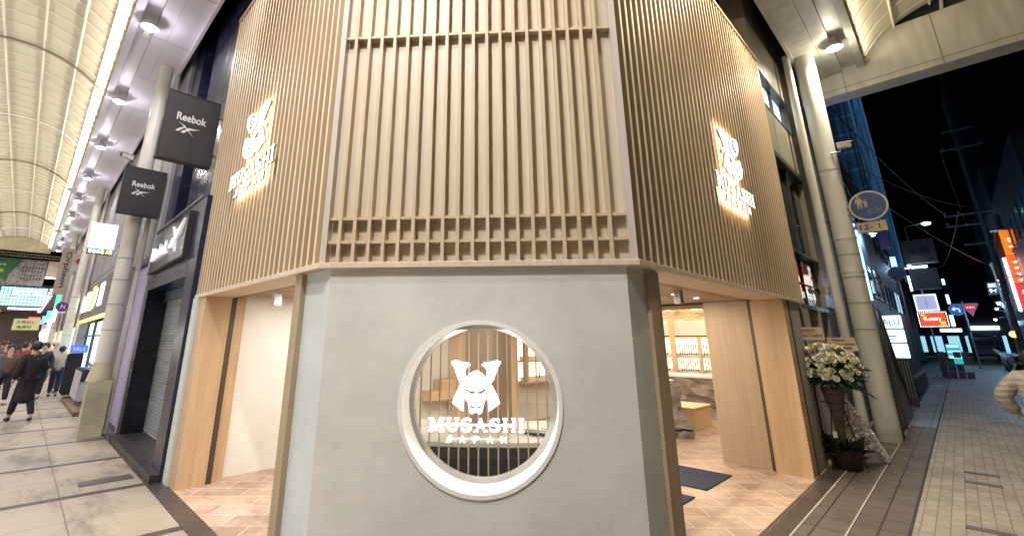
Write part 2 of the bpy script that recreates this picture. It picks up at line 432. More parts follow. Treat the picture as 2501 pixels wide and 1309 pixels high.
m = MB(); m.ring(WC, WR-.012, WR+.004, CH, -.03-WD, -.026, 96)
m.ring(WC, WR-.03, WR-.001, CH, -.05, -.02, 96)
m.build('window_reveal', RING, shop)
wf = MB().ring(WC, WR-.05, WR-.013, CH, -WD-.03, -WD+.03, 96).build('window_frame', M('window_frame_grey', (.55,.54,.51), .4), shop)
m = MB()
for k in range(18):
    u = WC[0]-.70+.0826*(k)+.0
    hh = (WR-.03)**2-(u-WC[0])**2
    if hh > 0:
        hh = math.sqrt(hh); m.box((u-.006,WC[1]-hh,-WD-.07),(u+.006,WC[1]+hh,-WD-.045), CH)
m.build('window_bars', wood('bar_wood', (.66,.55,.42), (.80,.69,.55)), shop)
gm, nt, b = newmat('clear_glass'); b.inputs['Transmission Weight'].default_value = 1; b.inputs['Roughness'].default_value = 0.0
b.inputs['IOR'].default_value = 1.12; b.inputs['Base Color'].default_value = (.96,.98,.97,1)
lp = MB().disc(WC, WR-.03, CH, -WD-.012, -WD-.006, 64).build('window_glass', gm, shop)
# door posts beside the corner wall
DPW = wood('door_post_wood', (.33,.25,.15), (.47,.37,.24))
MB().box((1.70,4.035,0),(1.90,4.17,ZL-.002)).box((1.76,4.17,0),(1.95,4.20,ZL-.002)).build('door_post', DPW, shop, bevel=.003)
MB().box((3.635,1.715,0),(3.80,1.95,ZL-.002)).box((3.80,1.76,0),(3.93,2.02,ZL-.002)).build('door_post', DPW, shop, bevel=.003)
# left door jamb
MB().box((1.675,7.0,0),(2.0,7.30,ZL-.002)).build('door_jamb', OAKJ, shop, bevel=.002)
MB().box((2.0,7.03,0),(2.075,7.30,ZL+.02)).box((2.02,4.2,ZL+.004),(2.08,7.03,ZL+.10)).build('door_track', DARKW, shop)
MB().box((2.075,7.10,0),(2.22,7.30,ZL+.02)).build('door_jamb', OAKJ, shop, bevel=.002)
MB().box((1.672,7.0,0),(1.674,7.01,ZL-.004)).box((1.64,7.302,0),(1.80,7.52,ZL-.003)).build('pale_pier', PALE, shop)
# right door jamb
MB().box((7.78,1.69,0),(8.02,2.12,ZL-.002)).build('door_jamb', OAKJ, shop, bevel=.002)
MB().box((7.86,2.12,0),(8.02,2.185,ZL+.02)).box((3.93,2.03,ZL+.004),(7.86,2.09,ZL+.10)).build('door_track', DARKW, shop)
MB().box((7.88,2.186,0),(7.96,2.84,ZL+.02)).build('door_leaf', wood('door_leaf_wood', (.34,.235,.14), (.47,.345,.22), 30), shop)
MB().box((8.021,1.69,0),(8.70,1.93,ZL-.003)).build('concrete_pier', CONC, shop)
MB().box((8.021,1.675,0),(8.05,1.689,ZL-.003)).build('pier_edge', DARKW, shop)
# inside
ZC = 2.40
MB().quad((1.665,3.2,.004),(1.665,7.35,.004),(14.2,7.35,.004),(14.2,1.675,.004),(3.2,1.675,.004),(2.2,2.6,.004)).build('shop_floor', TILE, shop)
MB().box((2.22,7.22,0),(14.2,7.36,ZC)).box((14.05,1.8,1.9),(14.2,7.22,ZC)).box((9.12,1.95,0),(14.2,2.05,ZC)).build('interior_wall', WHITEW, shop)
MB().prism([(2.081,7.35),(2.081,4.0),(3.75,2.1),(8.4,2.1),(8.4,7.35)],ZC,ZC+.03).box((8.401,2.1,ZC+.2),(14.2,7.35,ZC+.23)).build('interior_ceiling', wood('ceiling_wood', (.58,.46,.33), (.70,.58,.43)), shop)
m = MB()
for k in range(12): m.box((2.2 if k>3 else 4.2,2.35+k*.55,ZC-.012),(8.39,2.368+k*.55,ZC-.001)) if k<9 else None
m.box((8.33,2.1,ZC-.05),(8.40,7.2,ZC+.2)); m.build('ceiling_joint', DARKW, shop)
m = MB()
for k in range(9):
    m.box((8.5,2.3+k*.62,ZC-.03),(14.1,2.36+k*.62,ZC+.04))
for k in range(9):
    x = 8.7+k*.7; f = Fr((x,2.1,ZC-.02),(1,.75 if k%2 else -.0,0),None)
    m.box((0,0,0),(.05,.06,-5.0) if not k%2 else (.05,.06,-3.6), Fr((x,2.1,ZC-.09),(1,0,0)) if not k%2 else Fr((x,2.1,ZC-.09),(1,-.4,0)))
m.build('ceiling_beam', PINE, shop)
lc = MB().box((8.5,2.2,ZC+.185),(14.0,7.1,ZC+.195)).build('ceiling_glow_fill', EM('ceiling_glow', (1.,.90,.74), 2.2), shop)  # emission stands in for a white ceiling under lamps, added to light the room
MB().cyl(CH(1.31,0,-1.95), .275, ZC, 14).build('round_column', OAKC, shop)
light('shop_ceiling_lamp', 'AREA', (5.2,4.6,ZC-.03), 130, NEUT, shop, 2.4, (0,0,0), 1.6)
light('shop_ceiling_lamp', 'AREA', (2.9,5.9,ZC-.03), 40, NEUT, shop, .6, (0,0,0), 1.2)
light('shop_ceiling_lamp', 'AREA', (6.3,2.9,ZC-.03), 50, WARM, shop, 2.2, (0,0,0), .5)
light('window_well_lamp', 'AREA', tuple(CH(1.34,ZC-.1,-.8)), 24, NEUT, shop, .9, (0,0,math.atan2(-.748,.664)), .25)
light('reveal_fill_light', 'AREA', tuple(CH(1.345,1.275+.57,-.26)), 7, NEUT, shop, .5, (0,0,math.atan2(-.748,.664)), .12)  # unseen light added to brighten the window reveal
# downlights: small bright discs in the ceiling
m = MB()
for x, y in ((2.75,6.6),(2.75,5.2),(3.4,6.9),(4.6,2.75),(5.6,2.75),(6.6,2.75),(7.4,2.75),(5.0,5.0),(6.5,4.6)):
    m.cyl((x,y,ZC-.012), .035, .010, 14)
m.build('downlight', EM('downlight_glow', (1.,.95,.85), 14), shop)
# sensor boxes hanging under the door heads
def sensor(x, y, col, lab):
    o = E('door_sensor', (x,y,ZC), lab, 'sensor')
    MB().box((x-.05,y-.045,ZC-.19),(x+.05,y+.045,ZC-.0005)).build('housing', col, o, bevel=.006)
    MB().box((x-.051,y-.01,ZC-.10),(x-.0502,y+.01,ZC-.08)).build('eye', BLACK, o)
sensor(2.40,6.45,WHITE,'small white sensor box hanging under the ceiling of the doorway facing the arcade')
sensor(6.05,2.47,M('sensor_grey', (.28,.26,.24), .5),'small grey sensor box hanging under the ceiling of the doorway facing the alley')
# shelves on the far wall (seen through the doorway facing the alley) and on the side wall (seen through the window)
def shelving(name, fr, u0, u1, lab, posts):
    s = E(name, tuple(fr((u0+u1)/2,0,0)), lab, 'shelving')
    MB().box((u0,.86,.0),(u1,1.86,.02), fr).build('back_panel', EM('shelf_backlight', (1.,.90,.66), 1.5), s)
    m = MB()
    for z in (1.28,1.82): m.box((u0,z,.02),(u1,z+.035,.30), fr)
    m.box((u0,.84,.02),(u1,.875,.32), fr)
    m.build('shelf', PINE, s)
    m = MB()
    for p in posts: m.box((p-.03,.84,.2),(p+.03,1.86,.325), fr)
    m.build('post', PINE, s)
    m = MB()
    for z in (.875,1.315): m.box((u0,z,.12),(u1,z+.09,.16), fr)
    m.build('knife_rail', WHITE, s)
    return s
B1 = FL(14.05); B2 = FR(7.22)
shelving('knife_shelf', B1, -7.1, -2.9, 'lit timber knife shelving on the back wall seen through the doorway facing the alley', [-6.55,-5.93,-5.2,-4.5,-3.7,-3.0])
MB().box((-5.97,.84,.326),(-5.84,ZC+.2,.42), B1).build('wall_post', PINE, shop)
shelving('knife_shelf', B2, 8.2, 12.5, 'lit timber knife shelving along the side wall seen through the round window', [8.24,9.3,10.4,11.5])
def knife(fr, u, v, w, lab, grp, tilt=0, flat=False):
    k = E('knife', tuple(fr(u,v,w)), lab, 'knife', grp)
    f = Fr(fr(u,v,w), fr.u, fr.w) if not flat else flat
    MB().prism([(-.012,.05),(.012,.05),(.014,.20),(.002,.26),(-.012,.22)], -.002, .002, f).build('blade', M('blade_steel', (.10,.12,.11), .3, .8, var=.2), k)
    MB().prism([(-.010,-.06),(.010,-.06),(.010,.048),(-.010,.048)], -.008, .008, f).build('handle', M('knife_handle', (.05,.035,.025), .5), k)
    return k
kp = None; gl = 'knives standing in a row on the lit back shelves'
u = -6.5; n = 0
for z in (.98,1.42):
    for a, b, c in ((-6.45,-6.05,4),(-5.80,-5.28,9),(-5.12,-4.62,8)):
        for i in range(c):
            uu = a+(b-a)*i/(c-1); p = B1(uu,z,.18)
            n += 1; lb = 'knife number %d from the stone pillar side on the %s shelf of the far wall' % (n if z < 1.2 else n-21, 'lower' if z < 1.2 else 'upper')
            if kp is None: kp = knife(B1, uu, z, .18, lb, gl)
            else: dup(kp, p, lb)
kp2 = None
for z in (.98,1.42):
    for i in range(9):
        uu = 8.4+i*.42; p = B2(uu,z,.18)
        lb = '%s knife on the %s side wall shelf behind the round window' % (['first','second','third','fourth','fifth','sixth','seventh','eighth','ninth'][i], 'lower' if z < 1.2 else 'upper')
        if kp2 is None: kp2 = knife(B2, uu, z, .18, lb, 'knives on the side wall shelves')
        else: dup(kp2, p, lb)
# stone counter, pine box, rock stump, mats
sc = E('stone_counter', (12.1,4.6,0), 'rough grey rock faced counter with a pale top inside the shop', 'counter')
m = MB(); n = 18; rows = 7; vs = []; fs = []
for j in range(rows+1):
    for i in range(n+1):
        y = 3.4+(7.1-3.4)*i/n; z = .88*j/rows
        vs.append((11.9+random.uniform(-.07,.06), y+random.uniform(-.05,.05), z+ (random.uniform(-.04,.04) if 0<j<rows else 0)))
for j in range(rows):
    for i in range(n):
        k = j*(n+1)+i; fs.append((k,k+n+1,k+n+2,k+1))
m.add(vs, fs); m.box((12.0,3.4,0),(12.7,7.1,.86)); m.build('rock_face', ROCK, sc)
MB().box((11.86,3.36,.885),(12.75,7.15,.93)).build('counter_top', RING, sc)
pb = E('pine_box', (10.6,4.5,0), 'plain pale wooden box on the tiled floor by the stone counter', 'box')
MB().box((10.0,4.05,.0),(10.9,4.75,.41)).build('side_panel', PINE, pb, bevel=.004)
MB().box((9.98,4.03,.411),(10.92,4.77,.44)).build('lid', wood('lid_wood', (.72,.55,.34),(.85,.70,.48)), pb, bevel=.004)
st = E('rock_pillar', (9.3,4.25,0), 'jagged dark rock pillar with a flat white top beside the doorway facing the alley', 'rock pillar')
m = MB(); vs = []; seg = 22; lv = 12
for j in range(lv+1):
    t = j/lv; r = .40-.16*t+.05*math.sin(t*9)
    for k in range(seg):
        a = 2*math.pi*k/seg; rr = r*(1+.16*math.sin(3*a+t*1.5)+.10*math.sin(7*a+1)+random.uniform(-.05,.05))
        vs.append((9.3+rr*math.cos(a)+.05*t, 4.28+rr*math.sin(a)+.06*t, .98*t))
m.add(vs, [(j*seg+k, j*seg+(k+1)%seg, (j+1)*seg+(k+1)%seg, (j+1)*seg+k) for j in range(lv) for k in range(seg)])
m.build('rock', ROCK, st); MB().cyl((9.35,4.34,.97), .22, .03, 18).build('top', RING, st)
MAT = M('mat_blue', (.028,.034,.055), .95, var=.3, nscale=60, bmp=.6)
tag(MB().box((6.28,2.50,.005),(7.18,3.9,.018)).build('door_mat', MAT, bevel=.004), 'dark blue doormat lying deeper inside the doorway facing the alley', 'mat', 'doormats')
tag(MB().box((5.02,2.50,.005),(5.92,3.9,.018)).build('door_mat', MAT, bevel=.004), 'dark blue doormat lying just behind the alley side door post', 'mat', 'doormats')
# display counter behind the round window: a curved white top on a dark cabinet
dc = E('display_counter', tuple(CH(1.3,0,-2.3)), 'curved white topped display counter on a dark cabinet behind the round window', 'counter')
def arc_pts(r0, r1, c, a0, a1, n=20):
    o = [(c[0]+r1*math.cos(R(a0+(a1-a0)*k/n)), c[1]+r1*math.sin(R(a0+(a1-a0)*k/n))) for k in range(n+1)]
    i = [(c[0]+r0*math.cos(R(a0+(a1-a0)*k/n)), c[1]+r0*math.sin(R(a0+(a1-a0)*k/n))) for k in range(n+1)]
    return o+i[::-1]
FLR = Fr((CH.o.x,CH.o.y,0), CH.u, (0,0,1), -CH.w)     # plan frame: u along the wall, v inwards
def slab(m, pts, z0, z1):
    n = len(pts); vs = [FLR(a,b,z0) for a,b in pts]+[FLR(a,b,z1) for a,b in pts]
    h = n//2
    f = [(i,i+1,n-2-i,n-1-i) for i in range(h-1)]
    m.add(vs, [tuple(reversed(q)) for q in f]+[tuple(n+j for j in q) for q in f]+[(i,(i+1)%n,n+(i+1)%n,n+i) for i in range(n)]); return m
ap = arc_pts(4.25, 5.35, (1.3, 6.35), 252, 288)
slab(MB(), ap, .02, .70).build('cabinet', M('cabinet_dark', (.028,.034,.034), .35, var=.2), dc)
slab(MB(), arc_pts(4.2, 5.4, (1.3,6.35), 251.7, 288.3), .80, .84).build('counter_top', M('counter_cream', (.74,.70,.62), .35), dc)
slab(MB(), arc_pts(4.24, 5.37, (1.3,6.35), 251.8, 288.2), .701, .799).build('drawer_band', M('drawer_charcoal', (.06,.06,.058), .3), dc)
slab(MB(), arc_pts(4.26, 4.28, (1.3,6.35), 252, 288), .84, 1.06).build('glass_screen', gm, dc)
k0 = None
for i in range(22):
    uu = -.45+i*.16 if i < 7 else 1.7+(i-7)*.115
    vv = 1.32+ .02*math.sin(i*2) + ((uu-1.3)**2)*.10
    pos = FLR(uu, vv, .853); lb = 'dark handled knife number %d from the timber steps end of the curved counter' % (i+1)
    if k0 is None:
        k0 = E('display_knife', tuple(pos), lb, 'knife', 'knives laid out on the curved counter')
        f = Fr(pos, (FLR.u*.6+FLR.v*.8), (0,0,1), (FLR.v*.6-FLR.u*.8))
        f = Fr(pos, (.0,1,0), (0,0,1), (-1,0,0))
        MB().prism([(0,-.012),(.22,-.010),(.27,.006),(.2,.014),(0,.012)], -.001, .003, f).build('blade', M('blade_bright', (.16,.16,.16), .3, .6), k0)
        MB().prism([(-.13,-.012),(0,-.010),(0,.010),(-.13,.012)], -.004, .012, f).build('handle', BLACK, k0)
        k0.rotation_euler = (0,0,R(-20)); k0.scale = (1.35,)*3
    else: dup(k0, pos, lb, scale=1.35, rotz=R(-20+random.uniform(-12,12)+(25 if i>6 else 0)))
# wooden steps and cladding on the side wall behind
wc = E('timber_steps', (5.8,6.6,0), 'small timber steps against the white wall behind the round window', 'steps')
MB().box((5.5,6.9,.70),(6.155,7.2,.86)).build('lower_step', OAKJ, wc); MB().box((5.80,6.95,.86),(6.155,7.2,1.05)).build('upper_step', OAKJ, wc)
MB().box((6.16,6.55,0),(7.5,7.21,ZC-.001)).build('timber_cladding', wood('cladding_wood', (.60,.40,.24),(.74,.53,.35)), shop)

# ---------------------------------------------------------------- the lit signs of the shop
GLOW = EM('sign_glow', (1.,.98,.92), 1.7, (.9,.9,.9))
def lettering(m, fr, u0, u1, v0, h, w0, w1):
    """MUSASHI in slab capitals"""
    wd = {'M':1.30,'U':1.05,'S':.88,'A':1.10,'H':1.12,'I':.50}; gap = .17
    tot = sum(wd[c] for c in 'MUSASHI')+gap*6; k = (u1-u0)/tot; u = u0; t = h*.10
    for c in 'MUSASHI':
        w = wd[c]*k; ins = .10*w if c in 'MAHU' else 0
        if c == 'I': m.box((u+w*.27,v0,w0),(u+w*.73,v0+h,w1), fr)
        elif c == 'M':
            q = w*.15; x0 = u+.10*w; x1 = u+.90*w; xm = u+w/2
            m.box((x0,v0,w0),(x0+q,v0+h,w1), fr).box((x1-q,v0,w0),(x1,v0+h,w1), fr)
            m.prism([(x0,v0+h),(x0+q*1.3,v0+h),(xm+q*.5,v0+h*.12),(xm-q*.5,v0+h*.12)], w0+.001, w1+.0015, fr).prism([(x1,v0+h),(x1-q*1.3,v0+h),(xm-q*.5,v0+h*.12),(xm+q*.5,v0+h*.12)], w0+.002, w1+.0025, fr)
        else: m.text(c, fr, u+ins, v0, h, w-2*ins, w0, w1, 'l', .02)
        feet = {'M':[(0,.32,0),(.68,1,0),(0,.2,1),(.8,1,1)],'A':[(0,.30,0),(.70,1,0)],'H':[(.02,.36,0),(.64,.98,0),(.02,.36,1),(.64,.98,1)],'U':[(0,.38,1),(.62,1,1)],'I':[(.05,.95,0),(.05,.95,1)]}.get(c, [])
        for a, b, top in feet:
            vv = v0+h-t if top else v0
            m.box((u+a*w,vv,w0-.001),(u+b*w,vv+t,w1+.001), fr)
        u += w+gap*k
def japan(m, fr, u0, u1, v0, h, w0, w1):
    for i, c in enumerate('JAPAN'):
        cw = h*.95; uc = u0+(u1-u0-cw)*i/4
        m.text(c, fr, uc, v0, h, cw, w0, w1, 'l', .03)
# round window sign
ws = E('helmet_sign', tuple(CH(1.29,1.25,-.36)), 'glowing white helmet emblem with lettering hung inside the round window', 'sign', 'glowing helmet signs of the corner shop')
ZS = .000635
def WU(p): return (1.292+(p[0]-472)*ZS, 1.25-(p[1]-655)*ZS)
sym = lambda L: [(944-x,y) for x,y in L]
hornL = [(135,140),(165,125),(200,122),(230,128),(290,143),(320,150),(345,146),(370,150),(402,178),(385,190),(355,203),(335,232),(328,280),(340,330),(345,345),(380,292),(430,262),(472,247)]
bowl = hornL+sym(hornL)[::-1][1:]+sym([(400,500),(340,470),(280,420),(235,360),(190,230)])[::-1]+[(472,512)]+[(400,500),(340,470),(280,420),(235,360),(190,230)]
flap = [(262,428),(345,475),(325,520),(312,620),(306,750),(250,718),(158,650),(190,560)]
mask = [(345,505),(400,537),(440,540),(472,522)]
mask = mask+sym(mask)[::-1][1:]+[(605,560),(610,600),(580,640),(550,770),(520,782),(472,760)]+[(424,782),(394,770),(364,640),(334,600),(339,560)]
m = MB()
m.prism([WU(p) for p in bowl], -.375, -.355, CH)
for P in (flap, sym(flap)): m.prism([WU(p) for p in P], -.375, -.356, CH)
m.prism([WU(p) for p in mask], -.375, -.357, CH)
m.build('emblem', GLOW, ws)
LINE = M('sign_line_grey', (.10,.095,.07), .6)
m = MB()
for P in ([(398,652),(425,690),(460,697),(472,690),(484,697),(519,690),(546,652),(536,705),(500,712),(472,700),(444,712),(408,705)],
          [(415,610),(472,632),(529,610),(472,640)], [(262,520),(305,543),(305,549),(262,525)], [(255,610),(298,633),(298,639),(255,615)], sym([(262,520),(305,543),(305,549),(262,525)]), sym([(255,610),(298,633),(298,639),(255,615)])):
    m.prism([WU(p) for p in P], -.354, -.352, CH)
m.ring(WU((472,390)), .026, .029, CH, -.355, -.352, 30, 40, 330)
m.ring(WU((480,385)), .012, .015, CH, -.355, -.352, 20, -30, 230)
m.build('emblem_line', LINE, ws)
m = MB(); lettering(m, CH, .90, 1.69, 1.035, .105, -.372, -.35); m.build('lettering', GLOW, ws)
m = MB(); japan(m, CH, 1.045, 1.545, .955, .05, -.37, -.352); m.build('lettering', GLOW, ws)
MB().box((1.0,1.075,-.385),(1.6,1.095,-.376), CH).box((1.05,.972,-.385),(1.54,.99,-.376), CH).box((1.1,1.30,-.385),(1.48,1.31,-.376), CH).build('bracket', WHITE, ws)
# facade signs with a sword across the helmet
SW = dict(
 sword=[(5.72,4.33),(5.78,4.39),(5.88,4.42),(5.98,4.40),(6.05,4.33),(6.09,4.22),(6.12,4.13),(6.24,4.05),(6.27,3.99),(6.20,3.97),(6.08,4.03),(5.99,4.08),(5.92,4.12),(5.83,4.22)],
 guard=[(5.77,4.04),(5.90,4.12),(5.935,4.08),(5.81,4.00)],
 flap=[(5.92,4.07),(6.03,4.08),(6.04,3.97),(6.06,3.86),(6.04,3.74),(5.94,3.74),(5.86,3.79),(5.75,3.80),(5.83,3.92)],
 helm=[(6.22,4.33),(6.34,4.40),(6.5,4.42),(6.58,4.37),(6.55,4.26),(6.44,4.13),(6.34,4.08),(6.27,4.08),(6.19,4.14),(6.13,4.21),(6.16,4.27)],
 mask=[(6.12,3.98),(6.26,3.99),(6.34,4.04),(6.5,4.10),(6.57,4.07),(6.55,4.02),(6.60,3.96),(6.53,3.84),(6.44,3.77),(6.3,3.73),(6.12,3.72),(6.07,3.78),(6.09,3.89)])
def facade_sign(fr, uc, v0, k, flip, lab):
    s = E('helmet_sign', tuple(fr(uc,v0+.5,.06)), lab, 'sign', 'glowing helmet signs of the corner shop')
    f = -1 if flip else 1
    def cv(P):
        ca = sum(p[0] for p in P)/len(P); cb = sum(p[1] for p in P)/len(P); sh = .91 if len(P) > 4 else 1
        P = [(ca+(a-ca)*sh, cb+(b-cb)*sh) for a,b in P]
        return [(uc+f*(a-6.16)*k, v0+(b-3.46)*k) for a,b in P]
    BODY = M('sign_return', (.30,.29,.22), .4, .3)
    m = MB(); mb = MB()
    for i, (n, P) in enumerate(SW.items()): mb.prism(cv(P), .035, .058, fr); m.prism(cv(P), .0585, .062+.001*i, fr)
    m.build('emblem', GLOW, s); mb.build('emblem_return', BODY, s)
    m = MB(); c = cv([(6.33,4.25)])[0]
    m.ring(c, .066*k, .092*k, fr, .0665, .07, 30, 20, 320); m.ring(c, .030*k, .046*k, fr, .0665, .07, 20, 90, 380)
    for P in ([(6.20,3.92),(6.30,3.86),(6.42,3.90),(6.31,3.89)],[(6.22,3.82),(6.34,3.79),(6.45,3.83),(6.34,3.81)],[(6.16,3.97),(6.26,3.93),(6.17,3.94)],[(6.40,3.98),(6.5,4.01),(6.42,3.96)]):
        m.prism(cv(P), .068, .071, fr)
    m.build('emblem_line', LINE, s)
    m = MB(); lettering(m, fr, uc-.75*k, uc+.75*k, v0, .20*k, .059, .063); m.build('lettering', GLOW, s)
    m = MB(); lettering(m, fr, uc-.75*k, uc+.75*k, v0, .20*k, .035, .057); m.build('letter_return', BODY, s)
    m = MB(); japan(m, fr, uc-.50*k, uc+.50*k, v0-.145*k, .105*k, .058, .062); m.build('lettering', GLOW, s)
    m = MB(); japan(m, fr, uc-.50*k, uc+.50*k, v0-.145*k, .105*k, .035, .0575); m.build('letter_return', BODY, s)
    MB().box((uc-.5*k,v0+.08*k,.0),(uc+.5*k,v0+.10*k,.034), fr).box((uc-.3*k,v0+.5*k,.0),(uc+.3*k,v0+.52*k,.034), fr).build('bracket', METAL, s)
    # the halo the letters throw back onto the slats
    ang = 0 if fr is RF else R(-90)
    for dv, e, h in ((.62, 1.0, .8),(0.0, 1.0, .3)):
        light('sign_halo', 'AREA', tuple(fr(uc, v0+dv*k, .033)), e*14.0, WARM, s, 1.1*k if dv==0 else .75*k, (R(90),0,ang), h)
facade_sign(LF, -5.71, 3.67, 1.02, True, 'glowing white helmet and sword sign on the arcade side slat screen')
facade_sign(RF, 6.18, 3.50, .95, False, 'glowing white helmet and sword sign on the alley side slat screen')

# ---------------------------------------------------------------- the arcade roof over the roofed street
VAULT = M('vault_membrane', (.66,.61,.50), .7, var=.05, nscale=.6, bmp=0)
RIBM = M('vault_rib', (.88,.85,.76), .5, var=.05)
ARCHM = M('arch_steel', (.26,.21,.15), .5, .1)
def vault(root, P, a0, a1, half, zs, rise, longi, mains, mid, panel=True):
    """P(t, s, z): t along the axis, s across"""
    rad = (half*half+rise*rise)/(2*rise); cz = zs+rise-rad; A = math.asin(half/rad)
    def pt(t, an, dr=0): return P(t, (rad+dr)*math.sin(an), cz+(rad+dr)*math.cos(an))
    n = 40; m = MB(); vs = []; 
    for t in (a0, a1):
        for i in range(n+1): vs.append(pt(t, -A+2*A*i/n))
    for t in (a0, a1):
        for i in range(n+1): vs.append(pt(t, -A+2*A*i/n, .05))
    k = n+1
    m.add(vs, [(i,i+1,k+i+1,k+i) for i in range(n)]+[(2*k+i,3*k+i,3*k+i+1,2*k+i+1) for i in range(n)], True)
    m.build('vault_panel', VAULT, root)
    m = MB(); t = a0+.25
    while t < a1:
        m.tube([pt(t, -A+2*A*i/24, -.02) for i in range(25)], .016, 5, False); t += .545
    for s_ in longi:
        an = math.asin(s_/rad); m.tube([pt(a0, an, -.045), pt(a1, an, -.045)], .026, 6)
    m.build('rib_grid', RIBM, root)
    for t in mains:
        MB().tube([pt(t, -A+2*A*i/28, -.08) for i in range(29)], .032, 8).build('main_arch', ARCHM, root)
    m = MB()
    for t in mid: m.tube([pt(t, -A+2*A*i/28, -.06) for i in range(29)], .035, 6)
    if mid: m.build('middle_arch', RIBM, root)
    return rad, cz, A
ra = E('arcade_roof', (-1.35,20,8), 'cream barrel vaulted arcade roof with ribs over the roofed street', 'arcade roof')
PL = lambda t, s, z: (-1.35+s, t, z)
vault(ra, PL, 1.6, 45, 1.66, 8.12, .73, [-1.45,-1.0,-.34,.36,1.02,1.50], [3.9,14.6,25.3,36.0], [9.2,20.0,30.6,41.2])
def soffit(root, P, a0, a1, sgn, c0):
    """edge beam and lamp recess beside the vault: s measured outwards from the spring line"""
    m = MB()
    def bx(s0, s1, z0, z1, mm=m): 
        p = [P(t, c0+sgn*s, z) for z in (z0,z1) for t, s in ((a0,s0),(a1,s0),(a1,s1),(a0,s1))]
        mm.add(p, [(0,3,2,1),(4,5,6,7),(0,1,5,4),(1,2,6,5),(2,3,7,6),(3,0,4,7)])
    bx(.03,.17,7.98,8.16)
    bx(.175,.44,8.10,8.16); bx(.445,.70,8.0,8.16); bx(.705,1.20,7.985,8.16)
    bx(1.14,1.20,7.90,7.984)
    m.build('soffit', GREYP if root is ra else CREAM, root)
    m = MB(); bx(.171,.1745,7.99,8.10,m); t = a0+1.0
    while t < a1:
        p = [P(tt, c0+sgn*s, 7.9835) for tt, s in ((t,.71),(t+.012,.71),(t+.012,1.14),(t,1.14))]; m.add(p, [(0,1,2,3)])
        p = [P(tt, c0+sgn*s, 7.9985) for tt, s in ((t,.45),(t+.012,.45),(t+.012,.70),(t,.70))]; m.add(p, [(0,1,2,3)])
        t += 2.05
    m.build('soffit_joint', M('joint_grey', (.12,.12,.13), .7), root)
    # scalloped cloth edge along the spring line
    m = MB(); t = a0; i = 0
    while t < a1:
        z = 8.10+.025*math.sin(i*2.1); m.tube([P(t, c0+sgn*.0, z+.01), P(t+.09, c0+sgn*.012, z-.022), P(t+.18, c0+sgn*.0, z+.01)], .024, 5, False); t += .18; i += 1
    m.build('rope_edge', ROPE, root)
soffit(ra, PL, 1.6, 45, 1, 1.66); soffit(ra, PL, 1.6, 45, -1, -1.66)
for sx, nm in ((.19,1),(-2.89,-1)):
    light('cove_light', 'AREA', (sx, 23.3, 8.03), 270, (1.,.90,.70), ra, .06, (0,R(180-nm*25),0), 43)
# crossing ceiling
struct('crossing_ceiling', MB().box((-5,-7,8.9),(1.59,1.59,9.0)), CREAM)
# lamps
LIT = EM('lamp_glow', (1.,.96,.84), 12)
HOUS = M('lamp_housing', (.72,.72,.72), .4, var=.05)
def lamp(loc, label, col, e, grp='round lamps along the arcade soffit', rot=0):
    o = E('arcade_lamp', loc, label, 'lamp', grp); x, y, z = loc
    m = MB().tube([(x,y,z+.0),(x,y,z+.10),(x,y,z+.17)], [.155,.125,.05], 20).box((x-.06,y-.06,z+.17),(x+.06,y+.06,z+.32))
    m.box((x-.05,y+.55,z+.16),(x+.05,y+.72,z+.34)); m.box((x-.085,y+.74,z+.22),(x+.085,y+.76,z+.35))
    m.build('housing', HOUS, o)
    MB().cyl((x,y,z-.012), .115, .011, 20).build('lens', LIT, o)
    light('lamp_light', 'AREA', (x,y,z-.02), e, col, o, .2, (0,0,0), None, R(150))
    light('soffit_fill_light', 'POINT', (x,y,z-.16), e*.20, col, o, .06)  # extra point light below the lens, added to lighten the soffit
    return o
ords = ['first','second','third','fourth','fifth','sixth','seventh','eighth','ninth','tenth']
lamp0 = None
ys = [10.18+4.11*k for k in range(-2, 9)]
for i, y in enumerate(ys):
    lb = ('%s round lamp along the soffit over the dark shop side, counted from the corner' % ords[i-2]) if i >= 2 else 'round soffit lamp of the left arcade above the corner, out of sight'
    if i < 2: lb = '%s soffit lamp of the street arcade, above the corner shop' % ('nearest' if i else 'very nearest')
    if lamp0 is None: lamp0 = lamp((.64,y,7.8), lb, (.96,.94,1.), 80)
    else: dup(lamp0, (.64,y,7.8), lb)
for i, y in enumerate(ys): dup(lamp0, (-3.34,y,7.8), 'round lamp number %d of the opposite soffit of the street arcade' % (i+1), None)
lamp((-1.0,1.30,8.0), 'round lamp under the crossing ceiling', (1.,.97,.95), 330, 'crossing lamps')
# posts of the arcade
BASEP = M('post_base_tan', (.40,.37,.25), .5, var=.25, nscale=2, bmp=.1)
def post(x, y, label, r=.14, base=True, ph=1.0, mat=CREAM, top=8.0):
    o = E('arcade_post', (x,y,0), label, 'post', 'cream posts carrying the arcade roof')
    MB().cyl((x,y,.9 if base else 0), r, top-(.9 if base else 0), 28).build('shaft', mat, o)
    if base:
        MB().box((x-.17,y-.20,0),(x+.20,y+.17,ph)).tube([(x,y,ph),(x,y,ph+.35)], [.21,r], 20, False).build('base', BASEP, o, bevel=.01)
    for z in (1.95,2.45,2.95,3.4,5.2): MB().tube([(x,y,z),(x,y,z+.014)], r+.006, 28).build('joint_ring', M('joint_ring_grey', (.22,.22,.20), .5), o)
    MB().cyl((x+.26,y+.10,0), .05, top, 12).build('down_pipe', mat, o)
    return o
post(1.24, 11.95, 'nearest cream arcade post beside the dark shop')
post(1.22, 24.3, 'second cream arcade post by the clothes rack')
post(1.2, 36.6, 'far cream arcade post in front of the vertical banner')
pr_ = post(11.62, 1.24, 'stout cream arcade post behind the flower stand', .185, False)
MB().cyl((11.25,1.52,0), .075, 7.98, 14).build('side_pipe', CREAM, pr_)
